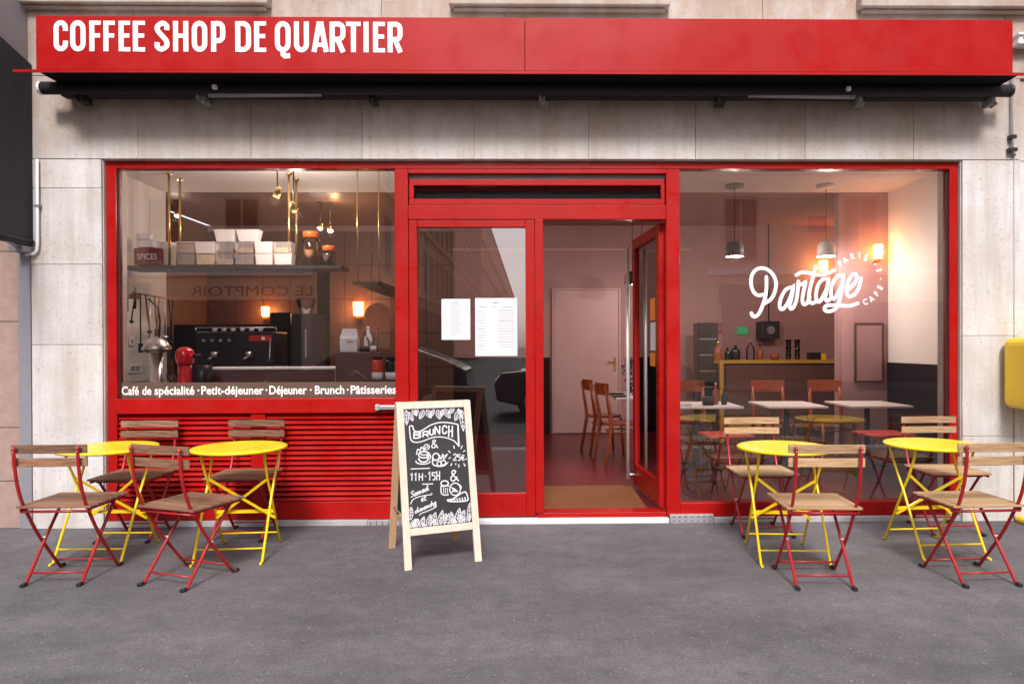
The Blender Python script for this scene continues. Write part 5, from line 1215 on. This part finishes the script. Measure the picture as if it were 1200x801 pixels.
def amp(cx, cy, k):
    return [(cx+k*x, cy+k*y) for x, y in ((40,38),(-12,-12),(-16,-34),(0,-42),(12,-30),(-22,8),(-26,28),(-6,38),(18,20),(26,4))]
mb = MB(); chalk(mb, c1_(amp(402,458,0.95)),1.3); chend(mb,'chalk_ampersand')
mb = MB(); chalk(mb, c3_(amp(528,120,1.25)),1.5); chend(mb,'chalk_ampersand')
mb = MB()
el = lambda cx, cy, rx, ry, n=14, a0=0, a1=360: [(cx+rx*math.cos(R(a0+(a1-a0)*i/n)), cy+ry*math.sin(R(a0+(a1-a0)*i/n))) for i in range(n+(0 if a1-a0 == 360 else 1))]
chalk(mb, c1_(el(300,560,55,30)),1.6,True); chalk(mb, c1_(el(300,545,40,18)),1.4,True); chalk(mb, c1_(el(295,590,48,42,10,0,180)),1.8); chalk(mb, c1_(el(290,625,70,25,12,-20,200)),1.4); chalk(mb, c1_(el(350,580,18,18,8)),1.4,True)
chalk(mb, c1_([(225,560),(235,510),(260,520),(270,490),(295,505),(300,535)]),1.5); chalk(mb, c1_(el(325,485,28,24,10)),1.1,True); chalk(mb, c1_([(300,520),(310,495),(330,480),(340,490)]),1.1)
chend(mb,'chalk_cup_drawing')
mb = MB()
chalk(mb, c1_(el(420,580,32,34,10)),1.5,True); chalk(mb, c1_([(388,590),(390,650),(440,668),(500,665),(540,635),(500,660)]),1.6); chalk(mb, c1_(el(455,645,22,22,10)),1.4,True); chalk(mb, c1_(el(495,635,24,22,10)),1.4,True); chalk(mb, c1_([(455,560),(470,600),(490,555),(500,600),(535,555),(505,575)]),1.3); chalk(mb, c1_([(395,610),(450,605),(450,560)]),1.4)
chend(mb,'chalk_fruit_drawing')
mb = MB()
chalk(mb, c3_([(395,215),(400,285),(440,300),(475,295)]),1.4); chalk(mb, c3_(el(432,190,38,24,10)),1.5,True); chalk(mb, c3_([(395,210),(420,220),(450,212),(480,215)]),1.3)
for k in range(3): chalk(mb, c3_([(420+k*20,230),(424+k*20,285)]),0.9,sm=False)
chalk(mb, c3_(el(540,245,55,58,16)),1.4,True)
for k in range(5): chalk(mb, c3_([(500+k*9,225+k*4),(520+k*12,250+k*5),(505+k*14,275-k*3)]),1.0)
chalk(mb, c3_([(460,345),(520,335),(600,285),(650,272),(672,320),(668,350),(580,360),(480,358),(460,345)]),1.6)
for k in range(6): chalk(mb, c3_([(500+k*28,342-k*5),(515+k*27,350)]),1.6,sm=False)
chalk(mb, c3_([(575,200),(600,215),(605,240)]),1.2); chend(mb,'chalk_cake_drawing')
# handwriting
def hand(segs, conv, name, wd=1.1):
    mb = MB()
    for s_ in segs: chalk(mb, conv(s_), wd)
    chend(mb, name)
def cursive(txt, x, y, sl, k):
    G_ = {'a':[(8,-9),(2,-8),(0,-2),(5,1),(9,-8),(9,0),(12,0)],'m':[(0,0),(1,-8),(2,0),(4,-8),(7,-7),(7,0),(9,-8),(12,-7),(12,0),(14,0)],'e':[(1,-4),(7,-6),(4,-10),(0,-5),(3,1),(9,-1)],'d':[(8,-8),(2,-8),(0,-2),(5,1),(9,-6),(10,-20),(9,-2),(12,0)],'i':[(0,-8),(0,-1),(4,0)],'n':[(0,0),(1,-8),(3,-2),(5,-8),(8,-6),(8,0),(11,0)],'c':[(7,-8),(2,-8),(0,-3),(3,1),(8,-1)],'h':[(0,-20),(0,0),(2,-8),(7,-7),(7,0),(10,0)],'t':[(3,-16),(2,-2),(5,1),(8,-2)],'S':[(12,-17),(6,-20),(1,-15),(8,-9),(8,-2),(0,0)]}
    W_ = {'a':13,'m':17,'e':10,'d':14,'i':6,'n':13,'c':9,'h':12,'t':9,'S':13}
    out = []; cx = x; cy = y
    for ch in txt:
        out.append([(cx+px*k, cy+py*k-px*k*sl) for px, py in G_[ch]])
        if ch == 't': out.append([(cx-2*k,cy-10*k),(cx+8*k,cy-11*k-8*k*sl)])
        if ch == 'i': out.append([(cx,cy-13*k),(cx+1*k,cy-14.5*k),(cx+2*k,cy-14*k)])
        cx += W_[ch]*k; cy -= W_[ch]*k*sl
    return out
hand(cursive('Samedi', 95, 322, 0.40, 2.55)+[[(95,385),(110,350),(150,325),(230,305),(298,296),(300,280)]], c3_, 'chalk_handwriting')
hand(cursive('et', 200, 358, 0.25, 2.7), c3_, 'chalk_handwriting')
hand(cursive('dimanche', 140, 470, 0.42, 2.25)+[[(180,490),(200,470),(260,450),(340,415),(345,395),(320,410)]], c3_, 'chalk_handwriting')
def leaf(mb, bx_, by_, tx_, ty_, w_, conv):
    b = Vector((bx_,by_)); t_ = Vector((tx_,ty_)); d = t_-b; n = Vector((-d.y,d.x)).normalized()*w_
    P_ = [b, b+d*0.3+n*0.85, b+d*0.6+n, t_, b+d*0.6-n, b+d*0.3-n*0.85]
    chalk(mb, conv([(p.x,p.y) for p in [b, b+d*0.15+n*0.6, b+d*0.45+n, b+d*0.78+n*0.6, t_]]), 0.85)
    chalk(mb, conv([(p.x,p.y) for p in [b, b+d*0.15-n*0.6, b+d*0.45-n, b+d*0.78-n*0.6, t_]]), 0.85)
    chalk(mb, conv([(p.x,p.y) for p in [b, b+d*0.9]]), 0.7, sm=False)
    for f in (0.3,0.5,0.7):
        for s_ in (-1,1): q_ = b+d*f; r_ = b+d*(f+0.12)+n*s_*0.62; chalk(mb, conv([(q_.x,q_.y),(r_.x,r_.y)]), 0.7, sm=False)
for l in ((115,130,125,275,22),(140,150,185,235,22),(175,120,225,185,18),(230,120,205,175,16),(290,130,250,215,24),(320,125,365,205,26),(395,120,350,200,18),(430,125,455,215,28),(500,115,560,205,26),(480,120,470,190,18),(600,110,540,155,22),(660,120,610,230,28),(680,125,700,330,26),(640,110,690,200,16)):
    mb = MB(); leaf(mb, *l, c1_); chend(mb, 'chalk_leaf')
for l in ((95,530,100,410,22),(95,600,150,520,20),(140,605,170,520,22),(190,605,230,500,24),(160,600,110,560,18),(265,600,295,480,26),(300,600,345,460,28),(345,600,330,520,18),(375,600,415,440,26),(400,600,450,470,26),(440,600,480,470,24),(470,590,540,520,24),(540,585,500,455,22),(560,570,590,420,28),(590,560,640,440,28),(640,560,590,480,20),(690,540,695,370,24),(640,560,710,490,24),(240,605,215,560,16),(500,590,560,545,18)):
    mb = MB(); leaf(mb, *l, c3_); chend(mb, 'chalk_leaf')
